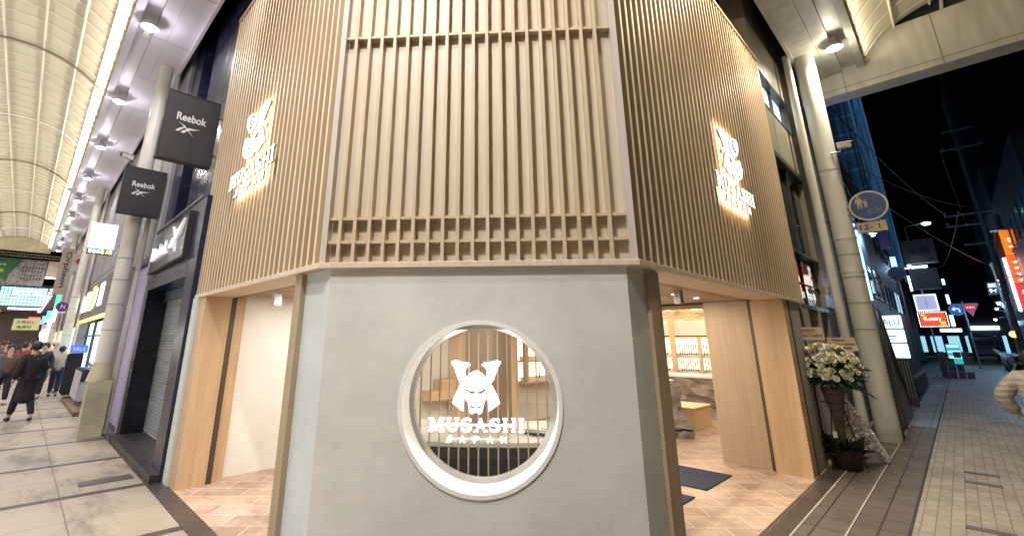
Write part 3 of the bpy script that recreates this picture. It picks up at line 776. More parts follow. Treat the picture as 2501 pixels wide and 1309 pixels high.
for z in (3.05,3.72): MB().tube([(11.62,1.24,z),(11.62,1.24,z+.05)], .195, 28).build('collar', CREAM, pr_)
def cctv(x, y, z, dx, dy, lab):
    o = E('security_camera', (x,y,z), lab, 'camera')
    f = Fr((x,y,z), (dx,dy,0))
    MB().box((.02,-.05,-.05),(.24,.05,.05), f).box((0,.05,-.06),(.27,.062,.06), f).build('housing', CREAM, o, bevel=.008)
    MB().tube([f(.08,-.05,0), f(.04,-.12,0), f(-.12,-.13,0)], .016, 8).build('bracket', METAL, o)
    MB().disc((0,0), .035, Fr(f(.245,0,0), f.w, f.u), 0, .01, 14).build('lens', BLACK, o)
cctv(11.50,1.02,5.68,.3,-1,'white security camera clamped to the stout post')
cctv(.98,11.8,5.55,-1,-.5,'grey floodlight shaped camera on the nearest arcade post above the smaller black sign')
MB_ = None
for y in (24,34): cctv(.42,y,7.6,-1,-.4,'small dark camera hanging from the vault edge, %s one' % ('nearer' if y==24 else 'farther'))

# ---------------------------------------------------------------- arcade over the alley mouth
rb = E('arcade_roof', (7.4,-1.35,8), 'cream arcade roof over the mouth of the alley ending in a deep girder', 'arcade roof')
PR = lambda t, s, z: (t, -1.35+s, z)
vault(rb, PR, 1.6, 13.0, 1.61, 8.12, .9, [-1.0,-.34,.36,1.02], [3.9,9.0], [])
soffit(rb, PR, 1.6, 13.0, 1, 1.61); soffit(rb, PR, 1.6, 13.0, -1, -1.61)
MB().box((13.0,-4.3,7.46),(13.5,1.62,8.72)).build('girder', CREAM, rb, bevel=.01)
m = MB()
for y in (1.18,.72,-.95,-2.6): m.box((12.996,y,7.47),(12.999,y+.014,8.72))
m.box((12.994,-4.3,7.60),(12.9995,1.62,7.612)); m.build('girder_joint', M('joint_brown', (.20,.17,.13), .7), rb)
m = MB().box((13.1,-4.3,8.721),(13.2,.27,10.4)); m.build('end_panel', M('end_panel_green', (.022,.028,.020), .3), rb)
m = MB().tube([(13.05,-.10,8.74),(13.05,.20,9.3),(13.05,.25,10.2)], .05, 8).box((13.02,-4.3,9.35),(13.09,.25,9.42)).tube([(13.05,-1.15,8.74),(13.05,-1.2,9.05),(13.05,-1.45,9.35),(13.05,-2.1,9.6)], .035, 8)
m.build('end_frame', CREAM, rb)
lamp((11.4,.66,7.85), 'bright square lamp under the soffit beside the stout post', (1.,.90,.72), 120, 'lamps of the alley roof')
lamp((7.3,.66,7.85), 'round lamp of the alley roof above the slat screens', (1.,.86,.64), 150, 'lamps of the alley roof')
lamp((3.2,.66,7.85), 'round lamp of the alley roof above the chamfered corner', (1.,.88,.68), 60, 'lamps of the alley roof')
light('cove_light', 'AREA', (7.2,.13,8.03), 55, (1.,.86,.60), rb, 11, (R(-155),0,0), .06)

# ---------------------------------------------------------------- dark neighbour shop on the left
nb = E('dark_shop', (1.62,9.4,0), 'black glossy shopfront with a closed grey roller shutter beside the timber screen', 'shop building')
LW = FL(1.60)
m = MB()
m.box((-8.05,0,-.35),(-7.54,3.88,0), LW)                 # right pillar
m.box((-11.32,2.70,-.35),(-8.05,3.88,0), LW)             # head
m.box((-11.35,0,-.35),(-11.02,2.70,0), LW)               # left pillar
m.build('facade', NAVY, nb, bevel=.006)
MB().box((-11.35,3.885,-.5),(-7.76,3.93,.02), LW).build('cornice', M('navy_trim', (.10,.10,.14), .3), nb)
MB().box((-9.9,3.94,-.45),(-7.78,9.4,-.18), LW).box((-11.34,3.94,-.45),(-10.5,9.4,-.10), LW).build('upper_wall', NAVY, nb)
MB().box((-10.49,3.94,-.6),(-9.91,9.4,-.5), LW).build('recess', BLACK, nb)
m = MB()
for u in (-9.3,-8.6): m.box((u,3.94,-.179),(u+.012,9.3,-.177), LW)
for v in (4.6,5.9,7.2): m.box((-9.9,v,-.179),(-7.78,v+.012,-.177), LW)
m.build('panel_joint', BLACK, nb)
MB().box((-11.0,.12,-.6),(-8.06,.121,-.001), LW).box((-11.02,-.01,-.61),(-8.05,.118,0.001), LW).box((-11.35,0,.001),(-7.545,.10,.10), LW).build('step', GRAN, nb)
MB().box((-11.019,.12,-.60),(-11.0,2.7,-.01), LW).build('reveal', BLACKG, nb)
MB().box((-8.06,.12,-.60),(-8.051,2.7,-.01), LW).build('reveal', BLACKG, nb)
# roller shutter with real curved slats
m = MB(); vs = []; fs = []; z = .125; prof = []
while z < 2.62:
    for k in range(4): prof.append((z+.0125*k*4/3.2, .012*math.sin(math.pi*k/3)))
    z += .052
for (zz, w) in prof: vs += [LW(-11.0,zz,-.36+w), LW(-8.06,zz,-.36+w)]
fs = [(2*i,2*i+1,2*i+3,2*i+2) for i in range(len(prof)-1)]
m.add(vs, fs); m.build('roller_shutter', M('shutter_grey', (.36,.40,.42), .38, .5, var=.15, nscale=1.5, stretch=(1,1,4)), nb)
MB().box((-11.0,2.50,-.34),(-8.06,2.69,-.30), LW).build('shutter_box', M('shutter_box_blue', (.05,.08,.12), .4), nb)
sp_ = E('fascia_sign', (1.6,9.6,3.0), 'raised dark sign board with white shop lettering above the roller shutter', 'sign')
MB().box((-11.0,3.03,.002),(-8.2,3.72,.06), LW).build('board', BLACKG, sp_, bevel=.004)
MB().box((-11.0,3.0,.0),(-8.17,3.03,.075), LW).box((-8.199,3.03,0),(-8.17,3.75,.075), LW).build('edge_trim', BLACK, sp_)
LETW = EM('letter_white', (.92,.95,1.), .3)
def vector_logo(m, fr, u, v, w, h, w0, w1):
    for P in ([(0,1),(.40,.76),(1,-.15),(.55,.42),(.22,.80)], [(.52,.45),(.62,.62),(1.02,.98-.35),(1.35,.72),(.98,.52),(.72,.42),(.64,.40)],
              [(-.10,.12),(.08,.42),(.30,.58),(.42,.60),(.28,.40),(.08,.10)], [(.22,.06),(.34,.30),(.52,.42),(.62,.38),(.50,.16),(.40,.03)]):
        m.prism([(u+a*w*.78, v+b*h) for a,b in P], w0, w1, fr)
m = MB(); m.text('Reebok', LW, -10.75, 3.22, .26, 1.35, .062, .10, 'l', .02)
m.prism([(-9.25,3.28),(-9.10,3.26),(-8.98,3.43),(-9.1,3.43)], .062, .1, LW).prism([(-9.05,3.27),(-8.92,3.25),(-8.85,3.41),(-8.97,3.41)], .062, .1, LW)
m.prism([(-9.20,3.66),(-9.0,3.52),(-8.82,3.28),(-8.78,3.16),(-8.86,3.50)], .062, .101, LW).prism([(-8.84,3.44),(-8.74,3.52),(-8.36,3.66),(-8.62,3.42),(-8.78,3.38)], .062, .1, LW)
m.build('lettering', LETW, sp_)
def blade(y, x0, x1, z0, z1, label, grp):
    o = E('projecting_sign', (x1,y,(z0+z1)/2), label, 'sign', grp)
    f = FR(y)
    MB().box((x0,z0,-.16),(x1,z1,0), f).build('box', SIGNB, o, bevel=.012)
    m = MB(); t = .03
    m.box((x0-.006,z0-.006,-.17),(x1+.006,z0+t*.5,.008), f).box((x0-.006,z1-t*.5,-.17),(x1+.006,z1+.006,.008), f).box((x0-.006,z0+t*.5,-.17),(x0+.014,z1-t*.5,.008), f).box((x1-.014,z0+t*.5,-.17),(x1+.006,z1-t*.5,.008), f)
    m.build('edge_frame', BLACK, o)
    w = x1-x0; h = z1-z0; m = MB()
    m.text('Reebok', f, x0+w*.22, z0+h*.585, h*.115, w*.56, .002, .006, 'l', .02)
    vector_logo(m, f, x0+w*.27, z0+h*.40, w*.40, h*.155, .002, .006)
    m.build('lettering', M('vinyl_white', (.75,.75,.76), .5), o)
    m = MB()
    for zz in (z0+h*.2, z0+h*.8): m.tube([(x1,y+.08,zz),(x1+.25,y+.08,zz)], .02, 8)
    m.build('bracket', METAL, o)
blade(8.0, .92, 1.66, 4.46, 5.60, 'larger and nearer black square projecting sign with white wordmark, next to the slats', 'black projecting signs')
blade(11.55, .88, 1.60, 4.29, 5.30, 'smaller black projecting sign with white wordmark in front of the first post', 'black projecting signs')
# lit stair map sign
o = E('projecting_sign', (1.4,16,4.5), 'white lit projecting sign with a floor plan drawing and a row of white letters', 'sign')
f = FR(16)
MB().box((.80,4.17,-.12),(1.36,4.88,0), f).build('light_box', EM('map_glow', (.66,.92,1.), .85), o, bevel=.02)
MB().box((.80,4.02,-.12),(1.36,4.16,0), f).build('lower_box', BLACK, o)
m = MB()
for a,b,c,d in ((1.12,4.62,1.128,4.86),(1.0,4.60,1.32,4.608),(.84,4.52,.92,4.528),(.92,4.46,.928,4.528),(.92,4.46,1.0,4.468),(1.0,4.36,1.008,4.468),(1.0,4.36,1.10,4.368),(1.10,4.28,1.108,4.368),(1.10,4.28,1.32,4.288)): m.box((a,b,.001),(c,d,.004), f)
m.ring((1.06,4.74), .038, .045, f, .001, .004, 20).ring((1.24,4.74), .038, .045, f, .001, .004, 20).ring((1.16,4.42), .038, .045, f, .001, .004, 20)
m.text('2F', f, .84, 4.60, .05, None, .001, .004).text('1F', f, .86, 4.26, .05, None, .001, .004).text('103', f, .98, 4.64, .05, None, .001, .004).text('24', f, 1.24, 4.38, .045, None, .001, .004)
m.build('drawing', M('ink_blue', (.03,.09,.14), .6), o)
m = MB()
for i in range(6):
    if i != 4: m.box((.83+i*.088,4.045,.001),(.83+i*.088+.062,4.135,.006), f)
m.build('lit_letters', EM('letter_glow', (.8,.95,1.), 3), o)
MB().prism([(.83+4*.088,4.045),(.89+4*.088,4.045),(.90+4*.088,4.135),(.86+4*.088,4.135)], .001, .006, f).build('yellow_letter', EM('yellow_glow', (1.,.75,.08), 2), o)
MB().box((1.36,4.3,-.08),(1.6,4.34,-.04), f).build('bracket', METAL, o)

# the row of shops farther up the roofed street
GREYC = M('grey_cladding', (.30,.30,.30), .5, var=.2, nscale=.8)
def corrug(m, fr, u0, u1, v0, v1, w, p=.16):
    u = u0
    while u < u1-.01:
        m.box((u,v0,w),(u+p*.5,v1,w+.03), fr); u += p
b2 = E('shuttered_shop', (1.6,12.7,0), 'narrow shop with a lilac roller shutter behind the first post', 'shop building')
MB().box((-14.3,3.5,-.5),(-11.36,9.4,-.06), LW).box((-14.3,0,-.5),(-14.05,3.5,0), LW).box((-11.60,0,-.5),(-11.36,3.5,0), LW).build('wall', GREYC, b2)
m = MB(); corrug(m, LW, -14.3, -11.4, 3.5, 9.3, -.059); m.build('cladding', GREYC, b2)
m = MB(); z = 0
while z < 3.4: m.box((-14.05,z,-.2),(-11.6,z+.055,-.17), LW); m.box((-14.05,z+.055,-.2),(-11.6,z+.07,-.185), LW); z += .07
m.build('roller_shutter', M('shutter_lilac', (.42,.38,.58), .45, .2), b2)
MB().box((-12.1,.9,-.16),(-11.75,1.5,-.15), LW).build('poster', M('poster_pink', (.55,.22,.22), .6), b2)
b3 = E('lit_shop', (1.6,18.5,0), 'shop with a grey sign band, yellow trim and a bright pale blue window', 'shop building')
MB().box((-25.4,3.7,-.5),(-14.31,9.4,-.06), LW).box((-25.4,0,-.5),(-25.1,3.7,0), LW).box((-16.4,0,-.5),(-14.31,3.7,0), LW).build('wall', GREYC, b3)
m = MB(); corrug(m, LW, -25.4, -14.4, 4.0, 9.3, -.059, .3); m.build('cladding', GREYC, b3)
MB().box((-25.09,2.5,-.3),(-16.41,3.68,.08), LW).build('sign_band', M('band_grey', (.13,.12,.13), .5), b3)
MB().box((-25.0,2.42,.0),(-16.45,2.5,.09), LW).build('yellow_trim', EM('trim_yellow', (1.,.80,.12), 2.2), b3)
m = MB()
for u, w in ((-23.2,.9),(-18.9,.9)): m.box((u,2.8,.082),(u+w,3.5,.11), LW)
m.text('LUU', LW, -24.4, 2.8, .65, 4.6, .082, .1, 'l', .03); m.build('lettering', EM('band_letters', (.9,.97,1.), 1.6), b3)
MB().prism([(-21.4,2.75),(-20.5,2.75),(-20.1,3.55),(-21.0,3.55)], .112, .12, LW).build('yellow_letter', EM('yellow_glow2', (1.,.82,.1), 2), b3)
MB().box((-25.09,.25,-.3),(-16.41,2.41,-.28), LW).build('lit_window', EM('window_blueglow', (.55,.80,1.), 1.3), b3)
m = MB()
for u in (-24.5,-22.0,-19.6,-18.4,-17.2): m.box((u,.0,-.279),(u+.07,2.41,-.2), LW)
m.box((-25.09,1.9,-.279),(-16.41,1.95,-.22), LW); m.box((-25.09,0,-.3),(-16.41,.25,-.1), LW); m.build('window_frame', DMETAL, b3)
b4 = E('brick_shop', (1.6,35,0), 'brownish shop row beyond the second post up to the cross street', 'shop building')
MB().box((-45.4,0,-.5),(-25.41,9.4,0), LW).build('wall', M('brown_tile', (.22,.17,.14), .6, var=.3, nscale=3), b4)
m = MB()
for u in range(8): m.box((-44.8+u*2.4,.3,.001),(-43.2+u*2.4,2.3,.02), LW)
m.build('lit_window', EM('shop_warm', (1.,.85,.62), .8), b4)
m = MB()
for u in range(8): m.box((-44.9+u*2.4,2.4,.0),(-43.0+u*2.4,3.3,.10), LW)
m.build('sign_band', M('band_brown', (.14,.10,.09), .5), b4)
b5 = E('opposite_shops', (-4.5,22,0), 'plain shop row on the other side of the roofed street', 'shop building')
FLo = Fr((-4.45,0,0), (0,1,0))
MB().box((2.5,0,-.6),(45.4,9.4,0), FLo).build('wall', M('opp_wall', (.34,.32,.30), .6), b5)
m = MB()
for k in range(9): m.box((3.2+k*4.7,.2,.001),(7.0+k*4.7,2.6,.02), FLo)
m.build('lit_window', EM('shop_neutral', (1.,.93,.85), 1.2), b5)
m = MB()
for k in range(9): m.box((3.2+k*4.7,2.8,.0),(7.0+k*4.7,3.6,.12), FLo)
m.build('sign_band', M('band_mix', (.20,.12,.12), .5), b5)
# clothes display at the kerb
rk = E('garment_rack', (1.50,17.2,0), 'low rack of hanging pale and dark garments with chrome rails beside the first post', 'clothes rack')
m = MB()
for y in (16.4,18.4): m.tube([(1.5,y,.12),(1.5,y,1.0)], .018, 8)
m.tube([(1.5,16.4,1.0),(1.5,18.4,1.0)], .018, 8); m.tube([(1.5,16.4,.2),(1.5,18.4,.2)], .015, 8); m.build('rail', METAL, rk)
m = MB()
for k in range(16): 
    y = 16.5+k*.12; m.box((1.34,y,.22),(1.62,y+.03,.72)); m.tube([(1.3,y,.25),(1.32,y,.95)], .010, 6)
m.build('pale_garments', M('pale_cloth', (.52,.52,.54), .5, .3), rk)
m = MB()
for k in range(14): y = 16.5+k*.135; m.box((1.32,y,.70),(1.62,y+.08,1.0))
m.build('dark_garments', M('navy_cloth', (.03,.04,.075), .9), rk)
tag(MB().box((1.22,15.2,0),(1.58,19.6,.11)).build('plinth', M('brown_plinth', (.16,.09,.06), .6), bevel=.01), 'low brown plinth under the clothes rack', 'plinth')
cs = E('coat_stand', (1.38,19.6,0), 'black stand of dark clothes with a small blue sign on top', 'clothes stand')
m = MB()
for k in range(9): m.box((1.16+random.uniform(-.02,.02),18.9+k*.13,.2),(1.46,18.98+k*.13,1.35+random.uniform(-.05,.03)))
m.build('dark_clothes', M('black_cloth', (.014,.013,.015), .95), cs)
MB().box((1.12,18.80,1.40),(1.52,18.84,1.62)).build('blue_sign', EM('blue_card', (.06,.12,.75), .8), cs)
MB().text('SALE', FR(18.80), 1.17, 1.46, .1, .3, .001, .004).build('lettering', M('card_white', (.8,.8,.85), .5), cs)
# hanging signs deep in the street
o = E('vertical_banner', (1.1,30,5), 'tall tan vertical banner with black lettering running downwards', 'banner')
f = FR(30)
MB().box((.62,3.9,-.12),(1.06,6.15,0), f).build('board', M('banner_tan', (.36,.31,.26), .6), o)
fv = Fr((0,30,0), (0,0,-1), None, (1,0,0)); fv.w = Vector((0,-1,0))
MB().text('Orpheon', Fr((0,30,0), (0,0,-1), (0,-1,0), (1,0,0)), -5.98, .74, .26, 1.75, .002, .02, 'l', .01).build('lettering', BLACK, o)
o = E('projecting_sign', (1.3,30.4,5.4), 'white projecting sign with a dark red spot beside the tan banner', 'sign')
f = FR(30.4)
MB().box((1.10,4.9,-.12),(1.55,6.0,0), f).build('board', M('board_white', (.55,.55,.56), .5), o)
MB().disc((1.36,5.60), .15, f, .001, .01).box((1.12,5.60,.001),(1.25,5.63,.006), f).build('red_spot', M('spot_red', (.35,.02,.03), .5), o)
MB().ring((1.27,5.02), .035, .055, f, .001, .01, 16).build('ring_mark', BLACK, o)
o = E('projecting_sign', (1.1,29,3.3), 'round purple projecting sign with a white letter N', 'sign'); f = FR(29)
MB().disc((1.06,3.28), .22, f, -.1, 0).build('disc', M('disc_purple', (.10,.03,.17), .5), o)
MB().text('N', f, 1.02, 3.18, .2, .15, .001, .01).box((.86,2.98,-.04),(1.25,3.05,0), f).build('lettering', WHITE, o)
o = E('vertical_banner', (.9,31,3.3), 'narrow lit green and white vertical sign deep in the roofed street', 'sign'); f = FR(31)
MB().box((.84,3.25,-.1),(1.0,3.95,0), f).build('green_part', EM('green_glow', (.10,.85,.35), 1.4), o)
MB().box((.84,2.65,-.1),(1.0,3.24,0), f).build('white_part', EM('white_glow', (.75,.9,1.), 2.4), o)
# end of the arcade
FE = FR(45.3)
o = E('arcade_end_wall', (-1.35,45.3,8), 'cream arched end panel closing the far end of the vault with a thin truss below', 'arcade end panel')
ep = [(-3.0,7.85),(.31,7.85)]+[(-1.35+2.23*math.sin(R(48-96*k/20)), 6.62+2.23*math.cos(R(48-96*k/20))) for k in range(21)]
MB().prism(ep, -.1, 0, FE).build('panel', M('end_cream', (.60,.54,.38), .6), o)
m = MB().tube([FE(-3.4,7.65,.2),FE(.9,7.65,.2)], .03, 6).tube([FE(-3.4,7.45,.2),FE(.9,7.45,.2)], .03, 6)
for k in range(12): m.tube([FE(-3.4+k*.36,7.45,.2),FE(-3.22+k*.36,7.65,.2),FE(-3.04+k*.36,7.45,.2)], .015, 5)
m.build('truss', ARCHM, o)
o = E('photo_banner', (-1.6,45.6,6.4), 'wide green banner with pale lettering and a grey building picture under the arcade end', 'banner'); f = FR(45.5)
MB().box((-3.9,5.45,-.1),(.35,7.35,0), f).build('board', M('banner_green', (.025,.11,.045), .6), o)
m = MB().prism([(-.95,7.3),(.3,7.3),(.3,5.5),(-1.6,5.5),(-1.5,6.2)], .001, .02, f)
m.build('building_picture', M('banner_grey', (.24,.23,.22), .6, var=.5, nscale=6), o)
m = MB()
for i in range(7):
    for j in range(4): m.box((-.9+i*.16,5.9+j*.26,.021),(-.82+i*.16,6.05+j*.26,.03), f)
m.build('picture_windows', M('banner_dark', (.06,.06,.06), .6), o)
MB().prism([(-3.9,5.46),(-1.2,5.46),(-1.9,5.95),(-3.9,6.1)], .0225, .026, f).build('rock_picture', M('banner_rock', (.19,.17,.15), .8, var=.6, nscale=8), o)
MB().text('a Square', f, -3.0, 6.75, .22, 1.25, .001, .02, 'l', .02).build('lettering', M('banner_white', (.6,.6,.55), .6), o)
MB().text('広場', f, -2.6, 6.3, .26, .8, .001, .02, 'l', .02).build('yellow_lettering', M('banner_yellow', (.5,.55,.08), .6), o)
o = E('cream_beam', (.8,45.2,6.5), 'cream boxed beam with a bright strip light along its lower edge', 'beam'); f = FR(45.2)
MB().box((.36,6.15,-.3),(1.55,7.3,0), f).build('box', M('beam_cream', (.45,.38,.28), .6), o)
MB().box((.36,6.08,-.3),(1.55,6.14,.02), f).build('strip_light', EM('strip_warm', (1.,.85,.5), 4), o)
o = E('gateway_sign', (-.5,46,4.8), 'pale blue lit grid sign with three characters over the far street', 'sign'); f = FR(46)
MB().box((-1.72,4.1,-.3),(.72,5.45,-.02), f).build('back_box', M('gate_blue', (.02,.06,.12), .4), o)
m = MB()
for j in range(6):
    for i in range(13):
        u = -1.68+i*.184; v = 4.13+j*.218
        if 3 <= i <= 10 and 3 <= j <= 4: continue
        m.box((u,v,-.019),(u+.155,v+.175,.0), f)
m.build('lit_cells', EM('cell_glow', (.36,.68,1.), 1.9), o)
MB().box((-1.1,4.8,-.019),(.34,5.2,.0), f).build('lit_panel', EM('panel_glow', (.55,.80,1.), 1.8), o)
MB().text('戎橋筋', f, -.8, 4.88, .22, .85, .002, .01, 'l', .01).build('lettering', M('gate_ink', (.02,.10,.25), .5), o)
m = MB()
for i in range(11): m.box((-1.1+i*.15,3.86,-.2),(-.99+i*.15,4.0,-.1), f)
m.build('lower_letters', EM('letter_glow', (.8,.95,1.), 3), o)
o = E('hanging_sign', (.1,52,3.2), 'cream lit hanging sign with red lettering beyond the gateway sign', 'sign'); f = FR(54)
MB().box((-.75,2.6,-.1),(.85,3.5,0), f).build('board', EM('board_cream', (.95,.85,.45), .55), o)
MB().text('大売出し', f, -.6, 3.1, .26, 1.2, .001, .02, 'l', .02).text('商店街', f, -.5, 2.72, .24, .9, .001, .02, 'l', .02).build('lettering', M('ink_olive', (.20,.19,.05), .6), o)
MB().box((.1,3.5,-.3),(.8,3.64,-.15), f).build('red_light', EM('red_glow', (1.,.12,.05), 3), o)
# the street beyond the crossing
for sx, nm in ((1,'right'),(-1,'left')):
    o = E('far_shops', (2.4 if sx>0 else -4.6, 80, 0), 'far shop row on the %s of the street beyond the crossing' % nm, 'shop building')
    xx = 2.3 if sx > 0 else -4.5
    MB().box((min(xx,xx+sx*3),54,0),(max(xx,xx+sx*3),110,9)).build('wall', M('far_wall', (.25,.20,.20), .7, var=.4), o)
    rr = random.Random(3+sx); ms = [MB(), MB(), MB(), MB()]
    for k in range(26):
        y = 54.5+k*2.1; mm = ms[rr.randrange(4)]; z = rr.uniform(.4,3.4); h = rr.uniform(.5,1.6)
        if rr.random() < .55: mm.box((xx-sx*rr.uniform(.5,1.0),y,z+1),(xx-sx*.1,y+.15,z+1+h))
        else: mm.box((xx-sx*.05,y,z),(xx-sx*.001,y+1.5,z+h))
    for q, (mm, c, e) in enumerate(zip(ms, ((.7,.85,1.),(1.,.85,.65),(.15,.6,1.),(1.,.2,.35)), (2.2,1.6,1.6,1.2))):
        if mm.F: mm.build('lit_sign', EM('far_sign_%s' % 'abcd'[q], c, e), o)
o = E('far_arcade_roof', (-1,80,5), 'brownish lit ceiling of the far arcade section beyond the gateway sign', 'arcade roof')
MB().box((-4.4,55,6.2),(2.2,110,6.4)).box((-4.4,109.5,0),(2.2,110,6.2)).build('ceiling', M('far_ceiling', (.45,.33,.27), .6), o)
m = MB()
for k in range(12): m.box((-3.6,56+k*4.2,6.15),(-3.2,57.2+k*4.2,6.19)); m.box((1.0,56+k*4.2,6.15),(1.4,57.2+k*4.2,6.19))
m.build('ceiling_light', EM('ceiling_light_glow', (1.,.95,.85), 5), o)
light('far_arcade_lamp', 'AREA', (-1.1,75,6.1), 700, NEUT, o, 5, (0,0,0), 40)

# ---------------------------------------------------------------- neighbour on the right of the corner shop
rn = E('tiled_building', (11.2,1.75,0), 'beige tiled building with dark glass behind the stout post', 'building')
RW = FR(1.75)
TILEW = brick_mat('beige_wall_panel', (.33,.29,.22), (.37,.33,.26), (.10,.09,.07), .9, .6, .012, 0, 0, .4, .2, .2)
m = MB()
m.box((9.12,5.15,-.4),(14.0,6.15,0), RW); m.box((9.12,7.0,-.4),(14.0,9.4,0), RW); m.box((11.55,2.4,-.4),(14.0,5.15,0), RW); m.box((11.6,6.15,-.4),(14.0,7.0,0), RW)
m.box((9.12,0,-.4),(9.3,5.15,0), RW); m.box((9.12,6.15,-.4),(9.3,7.0,0), RW)
m.build('wall', M('beige_panel', (.33,.30,.22), .38, var=.12, nscale=1.2), rn)
m = MB()
for u in (9.9,10.8,11.55,12.4,13.2): m.box((u,5.15,.001),(u+.012,6.15,.003), RW); m.box((u,7.0,.001),(u+.012,9.3,.003), RW)
for v in (2.4,3.2,4.05,5.0,5.9,7.6): m.box((11.56,v,.001),(13.9,v+.012,.003), RW)
m.build('panel_joint', M('joint_brown', (.20,.17,.13), .7), rn)
MB().box((9.3,6.15,-.15),(11.6,7.0,-.14), RW).build('lit_window', EM('upper_window_glow', (.78,.95,.92), 1.0), rn)
MB().box((9.3,6.15,-.139),(11.6,6.2,.01), RW).box((9.3,6.95,-.139),(11.6,7.0,.01), RW).box((10.6,6.2,-.139),(10.65,6.95,-.08), RW).box((11.55,6.2,-.139),(11.6,6.95,.01), RW).build('window_frame', DMETAL, rn)
DG = M('dark_glass', (.02,.035,.035), .06, var=.1, bmp=0, spec=.9)
MB().box((9.3,3.32,-.1),(11.55,5.05,-.09), RW).build('dark_window', DG, rn)
MB().box((9.3,5.05,-.09),(11.55,5.15,.04), RW).box((10.35,3.32,-.089),(10.4,5.05,-.04), RW).box((9.3,3.28,-.09),(11.55,3.32,.02), RW).build('window_frame', DMETAL, rn)
MB().box((9.3,2.35,-.1),(11.55,3.28,-.09), RW).build('shop_window', DG, rn)
m = MB().box((9.3,2.75,-.089),(11.55,2.77,-.06), RW).box((10.2,2.35,-.089),(10.22,3.28,-.06), RW).box((9.3,2.28,-.09),(11.55,2.35,.02), RW); m.build('window_frame', DMETAL, rn)
m = MB(); m.text('OPEN 11-23', RW, 9.5, 2.50, .12, 1.3, -.088, -.084, 'l', .02)
for k, c in enumerate('営業中'): m.text(c, RW, 10.9, 2.98-.26*k, .2, .2, -.088, -.084, 'l', .02)
m.text('23', RW, 9.6, 2.9, .14, .2, -.088, -.084)
m.build('window_lettering', EM('sticker_white', (.9,.95,1.), .55), rn)
m = MB().box((9.12,0,-.4),(9.6,2.28,.02), RW).box((10.45,0,-.4),(10.6,2.28,.02), RW).box((11.4,0,-.4),(14.0,2.4,.0), RW)
m.build('door_surround', CONC, rn)
MB().box((9.6,0,-.3),(10.45,2.28,-.28), RW).build('door', DG, rn)
MB().box((10.6,1.1,-.25),(11.4,2.28,-.23), RW).box((10.6,0,-.25),(11.4,1.1,-.2), RW).build('shutter_panel', M('louvre_dark', (.05,.045,.035), .5), rn)
m = MB()
for k in range(14): m.box((10.62,1.2+k*.075,-.229),(11.38,1.23+k*.075,-.20), RW)
m.build('louvre', M('louvre_brown', (.10,.09,.07), .5), rn)
o = E('wall_lamp', (11.75,1.7,2.75), 'small box lamp on the beige wall left of the stout post', 'lamp'); MB().box((11.7,2.68,.001),(11.82,2.82,.12), RW).tube([RW(11.76,2.6,.05),RW(11.76,2.68,.05)], .015, 8).build('housing', CREAM, o)
# pedestrian and cycle sign with number plate, on the post
o = E('route_sign', (11.5,.75,4.3), 'round blue walking and cycling sign held out from the stout post', 'road sign')
f = FL(11.45)
c = (-.745,4.315)
MB().disc(c, .285, f, -.02, 0, 48).build('disc', M('sign_blue', (.010,.035,.145), .35, var=.08), o)
MB().ring(c, .270, .30, f, -.025, .006, 48).build('rim', M('rim_cream', (.50,.47,.40), .5), o)
m = MB()
def P_(L): return [(c[0]-.285+a*.57, c[1]-.285+b*.57) for a,b in L]
m.disc(P_([(.27,.86)])[0], .022, f, .001, .004, 14)
m.prism(P_([(.20,.80),(.34,.80),(.39,.62),(.36,.61),(.33,.70),(.335,.60),(.345,.42),(.305,.42),(.285,.58),(.265,.58),(.245,.42),(.205,.42),(.215,.62),(.20,.70),(.185,.62),(.155,.63)]), .001, .004, f)
m.disc(P_([(.44,.70)])[0], .015, f, .001, .004, 12)
m.prism(P_([(.40,.66),(.48,.66),(.50,.56),(.47,.57),(.475,.44),(.45,.44),(.44,.52),(.43,.44),(.405,.44),(.41,.56),(.385,.60)]), .001, .004, f)
m.build('pedestrian_mark', M('sign_tan', (.40,.34,.24), .5), o)
m = MB(); 
w1_, w2_ = P_([(.44,.22)])[0], P_([(.76,.24)])[0]
for w in (w1_, w2_): m.ring(w, .040, .048, f, .001, .004, 24)
L3 = lambda a, b, wd=.004: m.prism([(a[0],a[1]-wd),(b[0],b[1]-wd),(b[0],b[1]+wd),(a[0],a[1]+wd)] if abs(a[0]-b[0])>abs(a[1]-b[1]) else [(a[0]-wd,a[1]),(a[0]+wd,a[1]),(b[0]+wd,b[1]),(b[0]-wd,b[1])], .001, .004, f)
pp = {k: P_([v])[0] for k, v in dict(a=(.44,.22),b=(.60,.21),c=(.50,.36),d=(.70,.37),e=(.76,.24),g=(.46,.42),h=(.70,.42)).items()}
L3(pp['a'],pp['b']); L3(pp['c'],pp['d']); L3(pp['b'],pp['d']); L3(pp['d'],pp['e']); L3(pp['c'],pp['b']); L3(pp['a'],pp['c']); L3(pp['g'],pp['c']); L3(pp['h'],pp['d'])
m.build('bicycle_mark', M('faded_blue_line', (.06,.16,.30), .5), o)
MB().tube([(11.47,.96,4.35),(11.55,1.12,4.35)], .02, 8).tube([(11.47,.96,4.2),(11.55,1.12,4.2)], .02, 8).build('bracket', METAL, o)
o = E('number_plate', (11.5,.75,3.9), 'small tan plate reading 12-1 below the round blue sign', 'sign')
MB().box((-.975,3.80,-.015),(-.545,3.985,0), f).build('plate', M('plate_tan', (.42,.35,.24), .5, var=.1), o)
MB().box((-.978,3.79,-.018),(-.542,3.80,.004), f).box((-.978,3.985,-.018),(-.542,3.993,.004), f).build('rim', M('rim_cream', (.50,.47,.40), .5), o)
MB().text('12-', f, -.945, 3.845, .10, .19, .001, .004, 'l', .02).text('1', f, -.66, 3.845, .10, None, .001, .004, 'l', .02).build('lettering', M('plate_ink', (.05,.02,.01), .6), o)
